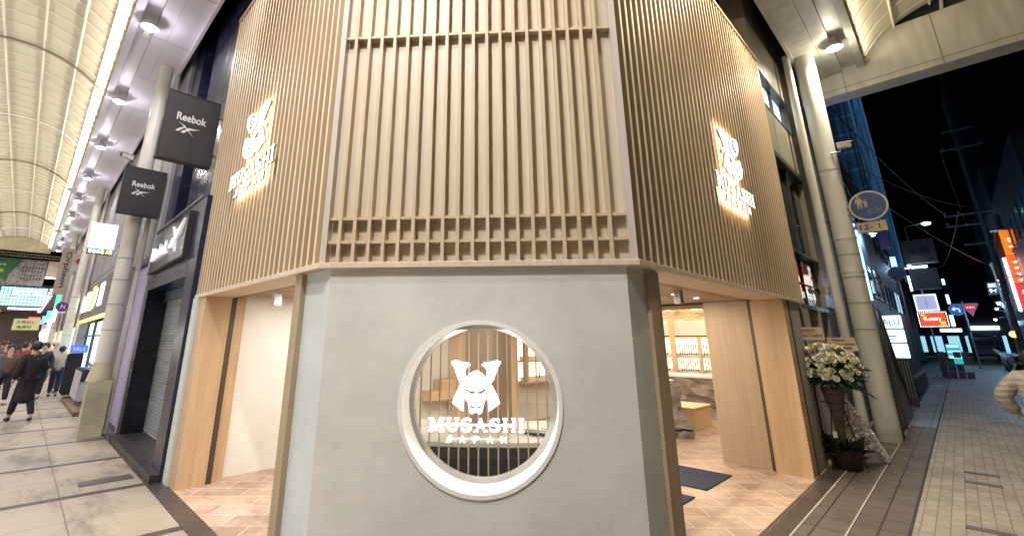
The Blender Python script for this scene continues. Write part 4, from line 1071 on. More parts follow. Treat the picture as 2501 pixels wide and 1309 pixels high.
MB().tube([(11.47,.98,3.9),(11.55,1.12,3.9)], .018, 8).build('bracket', METAL, o)

# ---------------------------------------------------------------- flower stand and what leans behind it
LEAF = M('leaf_green', (.030,.060,.022), .45, var=.5, nscale=9)
PETAL = M('petal_cream', (.72,.66,.42), .6, var=.12, nscale=30)
PETALW = M('petal_white', (.74,.72,.64), .6, var=.08, nscale=30)
fs_ = E('flower_stand', (8.75,1.42,0), 'tall flower stand with cream blooms in a cone basket beside the doorway facing the alley', 'flower stand', None)
rr = random.Random(11)
fx, fy = 8.75, 1.47
def leafq(m, p, d, l, w, nrm=None):
    d = Vector(d).normalized(); sdir = d.cross(Vector((rr.uniform(-1,1),rr.uniform(-1,1),rr.uniform(-1,1)))).normalized()
    p = Vector(p); up = sdir.cross(d)*l*.08
    m.add([p, p+d*l*.35+sdir*w*.5+up, p+d*l*.7+sdir*w*.38+up, p+d*l, p+d*l*.7-sdir*w*.38+up, p+d*l*.35-sdir*w*.5+up, p+d*l*.5-up*.4], [(0,1,6),(1,2,6),(2,3,6),(3,4,6),(4,5,6),(5,0,6)])
m = MB()
for k in range(520):
    a = rr.uniform(0,2*math.pi); el = rr.uniform(-.5,.9); r = rr.uniform(.02,.22)
    d = Vector((math.cos(a)*math.cos(el), math.sin(a)*math.cos(el), math.sin(el)*.8))
    p = Vector((fx,fy,1.24))+Vector((d.x*.9,d.y*1.1,d.z*1.1))*r*rr.uniform(.9,1.6)
    leafq(m, p, d+Vector((0,0,rr.uniform(-.6,.2))), rr.uniform(.10,.26), rr.uniform(.03,.07))
for k in range(46):
    a = rr.uniform(0,2*math.pi); d = Vector((math.cos(a),math.sin(a),rr.uniform(-.3,.5)))
    for j in range(7):
        leafq(m, Vector((fx,fy,1.20))+d*(.20+.03*j), d+Vector((rr.uniform(-1,1),rr.uniform(-1,1),rr.uniform(-.8,.6)))*.6, .09, .012)
m.build('foliage', LEAF, fs_)
def bloom(c, r, mt, n=4, name='bloom'):
    m = MB(); c = Vector(c); ax = (c-Vector((fx+.15,fy+.15,1.15))).normalized(); a1 = ax.orthogonal().normalized(); a2 = ax.cross(a1)
    for ring in range(n):
        q = 9-ring*2; tilt = .25+ring*.38
        for k in range(q):
            an = 2*math.pi*(k+.5*ring)/q+rr.uniform(-.15,.15); o_ = a1*math.cos(an)+a2*math.sin(an); side = ax.cross(o_)
            rad = r*(1-.17*ring)*rr.uniform(.85,1.12); tip = c+o_*rad*math.cos(tilt)+ax*rad*math.sin(tilt)
            mid = c+o_*rad*.62*math.cos(tilt*.5)+ax*rad*.42*math.sin(tilt); w = rad*.36
            m.add([c, mid+side*w, tip+side*w*.45, tip-side*w*.45, mid-side*w], [(0,1,2,3,4)])
    o = m.build(name, mt, fs_); return o
for k in range(95):
    a = rr.uniform(0, 2*math.pi); el = rr.uniform(-.12,1.25)
    d = Vector((math.cos(a)*math.cos(el)*.9, math.sin(a)*math.cos(el), math.sin(el)))
    if d.x > .55: d.x = -d.x
    p = Vector((fx,fy,1.27))+Vector((d.x*.33, d.y*.41, d.z*.44))
    bloom(p, rr.uniform(.045,.07), PETAL if rr.random() < .65 else PETALW)
m = MB().tube([(fx,fy,.30),(fx,fy,.32),(fx,fy,.75),(fx,fy,1.08)], [.03,.04,.085,.15], 20, False)
m.build('cone_basket', M('basket_tan', (.10,.07,.045), .8, var=.35, nscale=14, bmp=.5), fs_)
m = MB()
for a in (.4,2.5,4.6): m.tube([(fx+.05*math.cos(a),fy+.05*math.sin(a),1.0),(fx+.13*math.cos(a),fy+.13*math.sin(a),.55),(fx+.24*math.cos(a),fy+.24*math.sin(a),.0)], .008, 6)
m.tube([(fx+.16*math.cos(k/16*6.283),fy+.16*math.sin(k/16*6.283),.88) for k in range(17)], .007, 6); m.build('wire_legs', BLACK, fs_)
m = MB(); 
for k in range(170):
    a = rr.uniform(0,2*math.pi); d = Vector((math.cos(a),math.sin(a),rr.uniform(.1,1.6)))
    leafq(m, Vector((fx+d.x*rr.uniform(.05,.13),fy+d.y*rr.uniform(.05,.16),rr.uniform(.12,.30))), d, rr.uniform(.12,.26), rr.uniform(.03,.08))
m.build('base_foliage', M('leaf_dark', (.018,.024,.012), .5, var=.4), fs_)
m = MB(); vs = []
m.tube([(fx,fy,.0),(fx,fy,.03),(fx,fy,.16),(fx,fy,.26)], [.15,.17,.20,.22], 14); m.build('wrapped_pot', M('pot_maroon', (.022,.009,.010), .5, var=.5), fs_)
MB().box((fx-.16,fy+.02,.42),(fx-.155,fy+.07,.50)).build('tag', WHITE, fs_)
def card(px, py, z0, z1, y0, y1, tilt, lines, lab):
    o = E('greeting_card', (px,(y0+y1)/2,z0), lab, 'card')
    u = Vector((.14,-1,0)).normalized(); v = Vector((.0,0,1)); v = (v+u*tilt).normalized()
    f = Fr((px,y0,z0), u, None, v); f.w = u.cross(v).normalized(); w = (y0-y1); h = z1-z0
    MB().box((0,0,-.006),(w,h,0), f).build('board', M('card_tan_%d' % int(px*100), (.50,.42,.28), .35, var=.12), o)
    for i, (t, uu, vv, hh, ww, mt) in enumerate(lines): MB().text(t, f, uu*w, vv*h, hh*h, ww*w, .001, .003, 'l', .015).build('lettering', mt, o)
    MB().tube([f(w/2,0,-.01), f(w/2,-.35,-.06)], .006, 6).build('stick', M('stick', (.3,.22,.12), .7), o)
INKR = M('ink_red', (.32,.05,.03), .6); INKB = M('ink_brown', (.05,.03,.02), .6)
card(8.62, 0, 1.76, 1.95, 1.80, 1.42, -.03, [('祝開店', .27, .62, .26, .46, INKR), ('Sakura Trading', .06, .18, .30, .90, INKB)], 'wide tan card with red and dark lettering standing above the blooms')
card(8.90, 0, 1.60, 1.80, 1.42, 1.08, -.12, [('祝開店', .18, .70, .22, .48, INKR), ('シーアールイー株式会社', .03, .42, .18, .92, INKB), ('代表取締役', .30, .14, .16, .5, INKB)], 'second tan card tilted behind the blooms on the post side')
# wrapped bouquet lying against the post
o = E('wrapped_bouquet', (9.54,1.12,0), 'long bouquet in clear wrapping leaning down from the flower stand to the pavers', 'bouquet')
A = Vector((9.50,1.10,.04)); B = Vector((9.05,1.52,.86)); ax = (B-A); m = MB(); a1 = ax.orthogonal().normalized(); a2 = ax.normalized().cross(a1)
vs = []; n = 18; q = 30
for i in range(q+1):
    t = i/q; r = .05+.09*min(1,t*1.8)
    for k in range(n):
        an = 2*math.pi*k/n; rr2 = r*(1+rr.uniform(-.16,.16)); vs.append(A+ax*t+(a1*math.cos(an)+a2*math.sin(an))*rr2)
m.add(vs, [(i*n+k, i*n+(k+1)%n, (i+1)*n+(k+1)%n, (i+1)*n+k) for i in range(q) for k in range(n)])
wm, nt, b = newmat('clear_wrap'); v = coords(nt); nn = noise(nt, v, 16, 6, .7)
nt.links.new(mix(nt, ramp(nt, nn, .38, .55), (.22,.21,.15), (.78,.76,.68)), b.inputs['Base Color']); b.inputs['Roughness'].default_value = .12; b.inputs['Specular IOR Level'].default_value = .8
b.inputs['Coat Weight'].default_value = .6; bump(nt, b, nn, .8, .03)
m.build('wrapping', wm, o)
m = MB()
for k in range(26):
    t = rr.uniform(.35,1); an = rr.uniform(0,6.28); p = A+ax*t+(a1*math.cos(an)+a2*math.sin(an))*.135; m.ball(p, rr.uniform(.014,.03), 8, 6)
m.build('white_blooms', PETALW, o)
# boards leaning by the post
o = E('sign_board', (11.8,1.2,0), 'tall thin black framed board standing against the stout post', 'board')
MB().box((11.76,1.07,.0),(12.2,1.16,2.43)).build('board', BLACK, o, bevel=.006)
MB().box((11.74,1.06,0),(11.758,1.17,2.44)).build('edge', M('dark_wood_edge', (.05,.035,.02), .6), o)
o = E('sandwich_board', (14.4,1.15,0), 'slim grey folding board leaning beyond the black board', 'board')
f = Fr((12.9,1.14,0), (1,0,0))
MB().prism([(0,0),(2.9,0),(1.0,2.35),(.1,2.38)], -.02, .02, Fr((12.9,1.16,0),(1,0,0))).build('panel', M('board_grey', (.07,.075,.08), .4), o)
MB().tube([(13.0,1.10,2.40),(15.76,1.13,.30)], .022, 8).tube([(13.0,1.10,2.40),(13.3,1.10,.0)], .02, 8).build('frame', M('frame_brown', (.13,.10,.06), .5), o)

# ---------------------------------------------------------------- the alley
ABW = M('alley_wall_dark', (.035,.037,.045), .6, var=.3, nscale=.7)
ABW2 = M('alley_wall_blue', (.05,.055,.075), .6, var=.3, nscale=.7)
def bld(x0, x1, yf, side, h, mt, label, wins=0, seed=1, dep=7, lit=.12, glow=(.7,.85,1.)):
    o = E('alley_building', ((x0+x1)/2,yf,0), label, 'building')
    MB().box((x0,yf,0),(x1-.02,yf+side*dep,h)).build('wall', mt, o)
    rn_ = random.Random(seed)
    f0 = yf-side*.02; NG = M('night_glass', (.012,.014,.02), .1, bmp=0, spec=.8); LG = EM('alley_win_'+str(seed), glow, .5)
    zz = 3.3
    while zz < h-1.2 and x1 < 56:
        xx = x0+.6
        while xx < x1-1.2:
            w = MB().box((xx,f0,zz),(xx+.9,yf,zz+1.1)).build('window', LG if rn_.random() < lit else NG, o)
            MB().box((xx-.06,f0-side*.05,zz-.08),(xx+.96,yf,zz-.02)).build('sill', DMETAL, w); xx += 1.7
        zz += 2.7
    return o
bld(14.1, 19.0, 1.75, 1, 7.0, ABW, 'dark low building just beyond the stout post', seed=1, lit=0)
bld(19.0, 26.0, 1.85, 1, 8.3, ABW2, 'dark blue grey building behind the white stacked light box', seed=2, lit=.05)
bld(26.0, 40.0, 2.1, 1, 9.0, ABW, 'dark building carrying the row of projecting boxes', seed=3, lit=.12)
bld(40.0, 61.5, 2.6, 1, 8.0, ABW2, 'dark building at the far left end of the alley', seed=4, lit=.15)
bld(24.0, 40.0, -2.7, -1, 9.0, ABW, 'dark building under the tall orange sign', seed=5, lit=.05)
bld(40.0, 61.5, -2.9, -1, 12.0, ABW2, 'dark building at the far right end of the alley', seed=6, lit=.1)
bld(8.0, 23.8, -5.2, -1, 9.0, ABW, 'dark building across the mouth of the alley on the right', seed=7, lit=.1)
bld(52.0, 61.0, -3.3, -1, 24.0, M('tower_dark', (.030,.034,.045), .7), 'tall unlit building block in the right half of the night sky', seed=8, lit=.03, dep=5)
# blue lit glass tower
o = E('glass_tower', (130,6,0), 'blue lit glass tower rising over the alley', 'building')
tmx, nt, b = newmat('tower_glass'); tc = N(nt,'ShaderNodeTexCoord'); spx = N(nt,'ShaderNodeSeparateXYZ'); nt.links.new(tc.outputs['Object'], spx.inputs[0])
st_ = line(nt, spx.outputs[0], 3.2, 0, .55); fl_ = line(nt, spx.outputs[2], 3.6, 0, .35)
nn = noise(nt, coords(nt, (.05,1,.02)), 3, 5, .7)
e1 = mth(nt,'MULTIPLY', mth(nt,'ADD', mth(nt,'MULTIPLY', st_, 1.2), mth(nt,'ADD', mth(nt,'MULTIPLY', fl_, .10), .10)), ramp(nt, nn, .35, .75))
b.inputs['Base Color'].default_value = (.02,.05,.09,1); b.inputs['Emission Color'].default_value = (.12,.36,.75,1); b.inputs['Roughness'].default_value = .2
nt.links.new(mth(nt,'MULTIPLY', e1, 1.1), b.inputs['Emission Strength'])
MB().box((105,6.15,0),(158,30,75)).build('curtain_wall', tmx, o)
# vertical light strip on the wall beyond the post
o = E('vertical_light', (15.6,1.45,3.5), 'tall narrow pale blue light strip on the wall beyond the stout post', 'sign')
MB().box((15.4,1.36,2.75),(15.6,1.44,4.6)).build('tube', EM('strip_blue', (.55,.85,1.), 1.1), o)
MB().box((15.38,1.445,2.35),(15.62,1.74,4.65)).build('back', DMETAL, o)
o = E('small_lamp', (12.4,1.3,4.5), 'short greenish white tube lamp behind the round blue sign', 'lamp')
MB().tube([(12.35,1.27,4.28),(12.35,1.12,4.12)], .04, 8).build('tube', EM('tube_green', (.6,1.,.85), 3), o)
MB().tube([(12.38,1.27,4.30),(12.38,1.6,4.30)], .02, 8).build('bracket', DMETAL, o)
# stacked light boxes with ALU
o = E('light_box_stand', (18,1.35,0), 'stand of three stacked white light boxes, the top one reading ALU', 'sign')
f = FL(18)
for z0, z1 in ((2.10,2.46),(1.70,2.06),(1.28,1.66)):
    MB().box((-1.55,z0,-.2),(-1.07,z1,0), f).build('light_box', EM('alu_glow', (.62,.93,1.), 1.5), o, bevel=.02)
MB().text('ALU', f, -1.50, 2.18, .18, .38, .001, .01).box((-1.5,1.86,.001),(-1.25,1.89,.004), f).box((-1.45,1.78,.001),(-1.3,1.80,.004), f).build('lettering', M('alu_ink', (.03,.12,.25), .5), o)
MB().box((-1.64,0,-.18),(-1.12,1.27,-.02), f).build('base', M('box_base', (.05,.07,.09), .5), o)
m = MB()
for k in range(8): m.box((-1.6+k*.062,.2,-.019),(-1.58+k*.062,1.2,-.005), f)
m.build('grille', METAL, o)
# projecting boxes down the alley
def box_sign(X, y0, y1, z0, z1, mt, label, edge=None, d=.25, nm='projecting_sign', grp=None):
    o = E(nm, (X,(y0+y1)/2,(z0+z1)/2), label, 'sign', grp); f = FL(X)
    MB().box((-y0,z0,-d),(-y1,z1,0), f).build('box', mt, o)
    if edge:
        t = .05
        MB().box((-y0-t,z0-t,-d),(-y1+t,z0-.001,.02), f).box((-y0-t,z1+.001,-d),(-y1+t,z1+t,.02), f).box((-y0-t,z0,-d),(-y0-.001,z1,.02), f).box((-y1+.001,z0,-d),(-y1+t,z1,.02), f).build('rim', edge, o)
    return o, f
o, f = box_sign(30, 1.08, .02, 5.35, 6.40, M('noren_grey', (.10,.085,.10), .7), 'unlit greyish box sign with two large characters high over the alley', DMETAL)
MB().text('米原', f, -.95, 5.72, .36, .8, .002, .02, 'l', .01).box((-.25,5.45,.002),(-.06,5.52,.01), f).build('lettering', BLACK, o)
MB().box((-1.1,5.28,-.1),(-.1,5.32,.05), f).build('lower_bar', METAL, o)
o, f = box_sign(29.5, 1.08, .10, 4.05, 5.0, M('sheet_grey', (.055,.065,.085), .35, var=.3), 'blank dark grey box sign with cold light strips on its edges', None)
MB().box((-1.16,4.0,-.2),(-1.09,4.7,.03), f).box((-.95,5.04,-.1),(-.38,5.13,.05), f).box((-1.16,5.04,-.1),(-1.0,5.09,.05), f).build('light_strip', EM('cold_strip', (.7,.95,1.), 4), o)
MB().box((-.05,4.2,-.1),(.04,4.45,.0), f).box((-.06,3.35,-.1),(.04,3.75,.0), f).build('side_light', EM('cold_strip2', (.45,.95,.95), 2.5), o)
o, f = box_sign(30, 1.10, .42, 3.14, 3.80, EM('lilac_glow', (.46,.48,.75), .75), 'lilac white lit box sign above the red one', EM('rim_glow', (.6,.7,1.), 1.6))
m = MB()
for k in range(7): m.disc((-.76,3.30+k*.065), .05-.008*abs(k-2), f, .001, .004, 12, .012)
m.build('emblem', M('lilac_pale', (.75,.75,.9), .5), o)
o, f = box_sign(30, 1.10, .26, 2.42, 2.98, EM('red_box_glow', (.95,.07,.02), 1.25), 'red lit box sign reading K-story framed by small bulbs', None)
MB().text('K-story', f, -.98, 2.60, .22, .58, .001, .01, 'l', .02).build('lettering', EM('kwhite', (1.,.95,.95), 2.2), o)
MB().box((-1.05,2.85,.001),(-.92,2.96,.006), f).box((-.46,2.44,.001),(-.29,2.60,.006), f).build('yellow_patch', EM('kyellow', (1.,.45,.03), 1.6), o)
m = MB()
for k in range(15): m.ball(f(-1.14+k*.066,3.02,.0), .018, 6, 4).ball(f(-1.14+k*.066,2.38,.0), .018, 6, 4)
for k in range(9): m.ball(f(-1.15,2.40+k*.072,0), .018, 6, 4).ball(f(-.20,2.40+k*.072,0), .018, 6, 4)
m.build('bulbs', EM('bulb_glow', (.75,.80,1.), 5), o)
box_sign(26, 1.62, 1.30, 5.6, 6.6, M('purple_board', (.13,.07,.22), .5), 'small purple hanging board high on the planter side of the alley', None)
box_sign(27.5, 1.5, 1.32, 4.6, 5.4, EM('cold_win', (.5,.8,1.), 1.4), 'small cold lit panel beside the greyish character sign', None)
o = E('stop_sign', (26,1.15,4.3), 'round dark red road sign seen from its unlit side on the left of the alley', 'road sign'); f = FL(25.6)
MB().disc((-1.30,4.45), .27, f, -.02, 0).build('disc', M('round_blue_dark', (.02,.03,.08), .5), o); MB().ring((-1.30,4.45), .22, .28, f, -.025, .004).build('rim', M('rim_red', (.20,.03,.04), .5), o)
MB().tube([(25.65,1.3,0),(25.65,1.3,4.75)], .035, 8).build('pole', METAL, o)
o = E('turn_sign', (45,-.25,3.8), 'round blue sign with a white arrow turning left far down the alley', 'road sign'); f = FL(45)
MB().disc((.25,3.78), .36, f, -.02, 0).build('disc', EM('blue_refl', (.02,.10,.42), .6), o); MB().ring((.25,3.78), .34, .39, f, -.02, .01).build('rim', WHITE, o)
MB().prism([(.0,3.80),(.17,3.98),(.17,3.86),(.36,3.84),(.42,3.62),(.50,3.64),(.46,3.90),(.40,3.94),(.17,3.95),(.17,3.66)][0:2]+[(.17,3.88),(.34,3.88),(.42,3.80),(.42,3.60),(.34,3.60),(.34,3.76),(.30,3.80),(.17,3.80),(.17,3.68)], .002, .012, f).build('arrow', EM('arrow_w', (.7,.85,1.), .9), o)
MB().tube([(45,-.6,0),(45,-.6,4.3)], .05, 8).tube([(45,-.1,4.15),(45,-1.3,4.15)], .03, 8).build('pole', METAL, o)
o = E('give_way_sign', (45,-.9,3.8), 'red inverted triangle sign with white characters beside the blue arrow sign', 'road sign')
MB().prism([(.55,4.08),(1.28,4.08),(.92,3.40)], -.02, 0, f).build('triangle', EM('red_refl', (.62,.03,.08), .6), o)
MB().text('止まれ', f, .72, 3.84, .13, .42, .001, .01, 'l', .02).build('lettering', EM('arrow_w', (.7,.85,1.), .9), o)
m = MB()
for a_, b_ in (((.50,4.11),(1.33,4.11)),((1.33,4.11),(.92,3.34)),((.92,3.34),(.50,4.11))): m.tube([f(*a_,0), f(*b_,0)], .02, 6)
m.build('rim', WHITE, o)
# the cross street end: crates, lit front, cars
o = E('crate_stack', (33,1.0,0), 'stack of dark delivery crates under the red lit sign', 'crates')
for j in range(4):
    for i in range(4):
        if (i+j) % 5 == 4: continue
        y = .95-i*.29; z = .01+j*.31
        m = MB().box((33,y-.26,z),(33.4,y,z+.26)).box((32.985,y-.265,z+.24),(33.41,y+.005,z+.285))
        for g in (.06,.11,.16): m.box((32.992,y-.23,z+g),(32.999,y-.03,z+g+.02))
        m.build('crate', M('crate_grey_%d' % ((i*3+j)%3), ((.10,.12,.14),(.05,.09,.16),(.14,.13,.11))[(i*3+j)%3], .5), o)
o = E('lit_kiosk', (50,.3,0), 'turquoise lit front at the far end of the alley', 'shop front'); f = FL(50)
MB().box((-.85,0.1,-.5),(-.1,1.5,0), f).build('front', EM('turq', (.10,.6,.62), .5), o)
m = MB()
for z in (.5,.9,1.3): m.box((-.8,z,.001),(-.15,z+.12,.02), f)
m.build('shelf', EM('turq_w', (.6,1.,1.), 1.4), o)
MB().box((-.9,2.4,-.3),(.25,2.62,0), f).box((-.2,2.8,-.3),(.0,3.6,0), f).box((-1.0,3.2,-.3),(-.6,3.32,0), f).build('light_bar', EM('bar_w', (.65,.97,1.), 4), o)
o = E('end_buildings', (81,0,0), 'dark building front closing the alley across the far street', 'building')
MB().box((81,-20,0),(90,20,9)).build('wall', ABW, o)
m = MB()
for k in range(9): m.box((80.9,-6+k*1.5,.4),(80.98,-5+k*1.5,2.3))
m.build('lit_window', EM('end_glow', (.35,.75,.95), .9), o)
MB().box((80.8,-3.5,3.0),(80.95,-1.2,3.4)).box((80.8,-5.6,2.6),(80.95,-4.2,2.9)).build('lit_sign', EM('bar_w', (.65,.97,1.), 4), o)
o = E('parked_van', (66,-1.2,0), 'dark reddish van passing at the far end of the alley', 'van')
MB().box((64,-2.4,.4),(66,-.6,2.2)).box((63.7,-2.3,.4),(64,-.7,1.2)).build('body', M('van_red', (.12,.03,.03), .3), o, bevel=.12)
MB().box((63.98,-2.2,1.3),(64.0-.01,-.8,2.0)).build('windscreen', DG, o)
m = MB()
for y in (-2.2,-.75): m.tube([(64.4,y-.1,.35),(64.4,y+.1,.35)], .35, 14)
m.build('wheel', BLACK, o)
# tall orange sign on the right with white tube frame
o = E('tall_orange_sign', (34,-3.2,5), 'tall orange and red lit sign with large white characters beside the white bulbs', 'sign'); f = FL(34)
MB().box((2.45,5.85,-.4),(3.9,7.05,0), f).build('top_panel', EM('orange_top', (1.,.19,.015), 1.15), o)
MB().box((2.42,4.45,-.4),(3.9,5.78,0), f).build('middle_panel', EM('orange_mid', (.95,.12,.03), 1.1), o)
MB().box((2.40,3.2,-.4),(3.9,4.38,0), f).build('lower_panel', EM('orange_low', (.70,.05,.04), .9), o)
OW = EM('orange_letters', (1.,.9,.82), 1.8)
m = MB()
for i, c in enumerate('北のめ'): m.text(c, f, 2.92, 6.70-.34*i, .28, .26, .002, .02, 'l', .03)
for i, c in enumerate('ダイ'): m.text(c, f, 2.60, 6.45-.36*i, .26, .25, .002, .02, 'l', .03)
m.text('ゴ', f, 2.58, 5.10, .5, .48, .002, .02, 'l', .03).text('ン', f, 2.56, 4.52, .42, .45, .002, .02, 'l', .03).text('酒', f, 2.55, 3.7, .4, .4, .002, .02, 'l', .03)
m.build('lettering', OW, o)
m = MB()
for k in range(26): m.ball(f(2.28, 3.15+k*.10, .02), .026, 6, 4)
m.build('bulbs', EM('bulb_glow', (.75,.80,1.), 5), o)
MB().box((2.31,3.1,-.1),(2.38,5.7,.02), f).build('light_tube', EM('tube_cold', (.62,.93,1.), 3), o)
MB().box((2.2,2.9,-.5),(2.7,7.1,-.41), f).build('frame', DMETAL, o)
light('sign_spill', 'AREA', (33.7,-3.1,5), 45, (1.,.4,.25), o, 1.2, (0,R(90),0), 3)
o, f = box_sign(36, 2.05, -0, 4.3, 4.9, DMETAL, 'x', None) if False else (None, None)
o = E('hanging_sign', (36,-1.8,4.5), 'dark sign with white two line lettering left of the orange sign', 'sign'); f = FL(36)
MB().box((1.55,4.1,-.2),(2.1,4.75,0), f).build('board', M('sign_ink', (.02,.03,.04), .5), o)
MB().text('居酒屋', f, 1.6, 4.45, .2, .44, .001, .02, 'l', .03).text('ライブ', f, 1.6, 4.18, .2, .44, .001, .02, 'l', .03).build('lettering', EM('white_letters2', (.75,.92,1.), 2), o)
o = E('smiley_lamp', (32,-1.9,2.1), 'round warm yellow lamp with a simple face on the motorbike side of the alley', 'lamp'); f = FL(31)
MB().disc((1.70,2.02), .14, f, -.06, 0, 24).build('disc', EM('yellow_disc', (1.,.72,.25), 1.6), o)
MB().disc((1.65,2.06), .02, f, .001, .004, 8).disc((1.75,2.06), .02, f, .001, .004, 8).ring((1.70,2.01), .05, .062, f, .001, .004, 12, 200, 340).build('face_mark', M('face_brown', (.35,.2,.05), .6), o)
o = E('air_conditioner', (35,-2.0,3.4), 'pale wall units and pipes stacked on the right wall of the alley', 'wall units')
m = MB()
for z in (1.9,2.7,3.4): m.box((34.5,-2.6,z),(35.2,-1.95,z+.55))
m.build('unit', M('unit_grey', (.22,.23,.24), .5), o); MB().tube([(34.8,-1.9,1.2),(34.8,-1.9,5.6)], .05, 8).tube([(34.8,-1.9,3.5),(34.7,-1.6,3.3),(34.8,-1.9,3.1)], .025, 8).build('pipe', METAL, o)
for i, (x, y, z, e) in enumerate(((30,-1.75,4.3,40),(35,-1.75,3.6,40),(41,-1.9,3.6,50),(48,-2.0,3.2,50),(22,1.5,5.6,40),(38,1.3,6.2,40))):
    o = E('alley_lamp', (x,y,z), ['nearest cold white wall lamp on the motorbike side of the alley','second cold white wall lamp on the motorbike side of the alley','third cold wall lamp on the motorbike side of the alley','farthest cold wall lamp on the motorbike side of the alley','cold wall lamp above the light box stand','cold wall lamp high on the left beyond the character sign'][i], 'lamp', 'cold wall lamps in the alley')
    MB().tube([(x,y,z),(x,y,z+.08)], [.14,.05], 12).build('shade', METAL, o); MB().ball((x,y,z-.03), .07, 10, 6).build('bulb', EM('cold_bulb', (.75,.95,1.), 12), o)
    MB().tube([(x,y,z+.08),(x,y+(.9 if y>0 else -.9),z+.12)], .02, 6).build('arm', METAL, o)
    light('alley_lamp_light', 'POINT', (x,y,z-.15), e*2.6, (.38,.66,1.), o, .08)
o = E('street_light', (44,.1,9.5), 'small greenish white street light high over the alley', 'lamp')
MB().tube([(44,1.2,0),(44,1.2,9.6),(44,.2,9.75)], .05, 8).build('pole', METAL, o); MB().ball((44,.05,9.68), .16, 10, 8, (1,1.6,.7)).build('lens', EM('street_green', (.55,1.,.75), 10), o)
# utility pole with cross arms and wires
o = E('utility_pole', (27,-1.75,0), 'pale concrete utility pole with cross arms and insulators in the alley', 'utility pole')
MB().tube([(27,-1.62,0),(27,-1.55,11.8)], [.085,.05], 12).build('pole', M('pole_grey', (.12,.13,.15), .8), o)
m = MB()
for z, a, b_ in ((6.75,-.55,-2.1),(6.3,-.5,-1.9),(5.5,-.9,-1.7),(9.6,-1.0,-2.3),(10.4,-1.2,-2.2)): m.box((26.88,a,z),(26.95,b_,z+.06))
m.build('cross_arm', MC['pole_grey'], o)
m = MB()
for z, a in ((6.81,-.6),(6.81,-1.0),(6.81,-2.0),(6.36,-.6),(6.36,-1.8),(9.66,-1.1),(9.66,-2.2)): m.cyl((26.91,a,z), .035, .13, 8)
m.build('insulator', M('porcelain', (.2,.2,.22), .3), o)
MB().cyl((26.6,-1.85,5.9), .2, .65, 14).build('transformer', M('transformer_grey', (.13,.14,.15), .5), o)
WIRE = M('wire_black', (.015,.016,.02), .6)
for i, (a, b_, sag) in enumerate((((14,1.5,8.5),(26.9,-.6,6.9),.4),((14,1.6,7.2),(60,2.5,7.8),1.2),((26.9,-1.0,6.9),(60,.5,8.5),1.0),((26.9,-2.0,6.9),(60,-2.8,7.5),1.0),((16,1.8,6.9),(40,-2.7,5.6),.5),((20,1.8,8.2),(36,-2.7,8.6),.6),((26.9,-1.5,5.6),(42,-2.8,4.4),.8),((26.9,-1.0,9.7),(60,-2.6,11),.9))):
    a = Vector(a); b_ = Vector(b_)
    tag(MB().tube([a+(b_-a)*t/12-Vector((0,0,sag*4*(t/12)*(1-t/12))) for t in range(13)], .014, 5).build('overhead_wire', WIRE), '%s overhead wire strung across the alley, counted from the post outward' % ords[i], 'wire', 'wires over the alley')
# concrete planter and railing on the left of the alley
o = E('planter', (23,1.5,0), 'dark planter box with a stone edge along the planter side of the alley', 'planter')
MB().box((20.5,1.25,0),(27.0,1.9,.55)).build('box', M('planter_dark', (.05,.045,.05), .7), o, bevel=.02)
MB().box((20.45,1.2,.551),(27.05,1.95,.62)).build('edge', M('planter_edge', (.20,.17,.14), .7), o)
MB().box((20.6,1.35,.621),(26.9,1.85,2.6)).build('dark_stand', M('stand_dark', (.022,.02,.026), .7), o)
# motorbikes parked on the right
def motorbike(x, y, label, col):
    o = E('motorbike', (x,y,0), label, 'motorbike', 'motorbikes parked in the alley')
    for dx in (-.62,.62):
        f = Fr((x+dx,y,.30), (1,0,0)); w = MB().ring((0,0), .20, .30, f, -.05, .05, 20).build('wheel', BLACK, o); MB().ring((0,0), .04, .20, f, -.02, .02, 16).build('rim', METAL, w)
    MB().prism([(-.55,.45),(-.15,.40),(.25,.42),(.50,.75),(.42,.95),(.30,.90),(.18,.62),(-.20,.62),(-.70,.72),(-.75,.62)], -.13, .13, Fr((x,y,0),(1,0,0))).build('body', col, o, bevel=.03)
    MB().box((x-.55,y-.12,.66),(x+.12,y+.12,.76)).build('seat', BLACK, o, bevel=.03)
    MB().tube([(x+.5,y,.9),(x+.42,y,1.05)], .03, 8).tube([(x+.42,y-.32,1.08),(x+.44,y,1.02),(x+.42,y+.32,1.08)], .018, 8).tube([(x+.62,y,.3),(x+.45,y,.95)], .025, 8).build('handlebar', METAL, o)
    MB().ball((x-.62,y,.62), .05, 8, 6).build('tail_light', M('tail_red', (.3,.01,.01), .3), o)
    MB().ball((x-.32,y+.33,1.22), .07, 8, 6, (.4,1,.8)).build('mirror', METAL, o)
    return o
motorbike(34.5, -1.55, 'nearest parked motorbike, dark body with pale trim', M('bike_dark', (.03,.03,.035), .3))
motorbike(37.3, -1.60, 'second parked motorbike, dark red', M('bike_red', (.16,.01,.015), .3))
motorbike(40.2, -1.65, 'third parked motorbike, black with white front', M('bike_white', (.4,.42,.45), .3))
motorbike(43.6, -1.7, 'farthest parked motorbike, dark blue', M('bike_blue', (.03,.04,.10), .3))

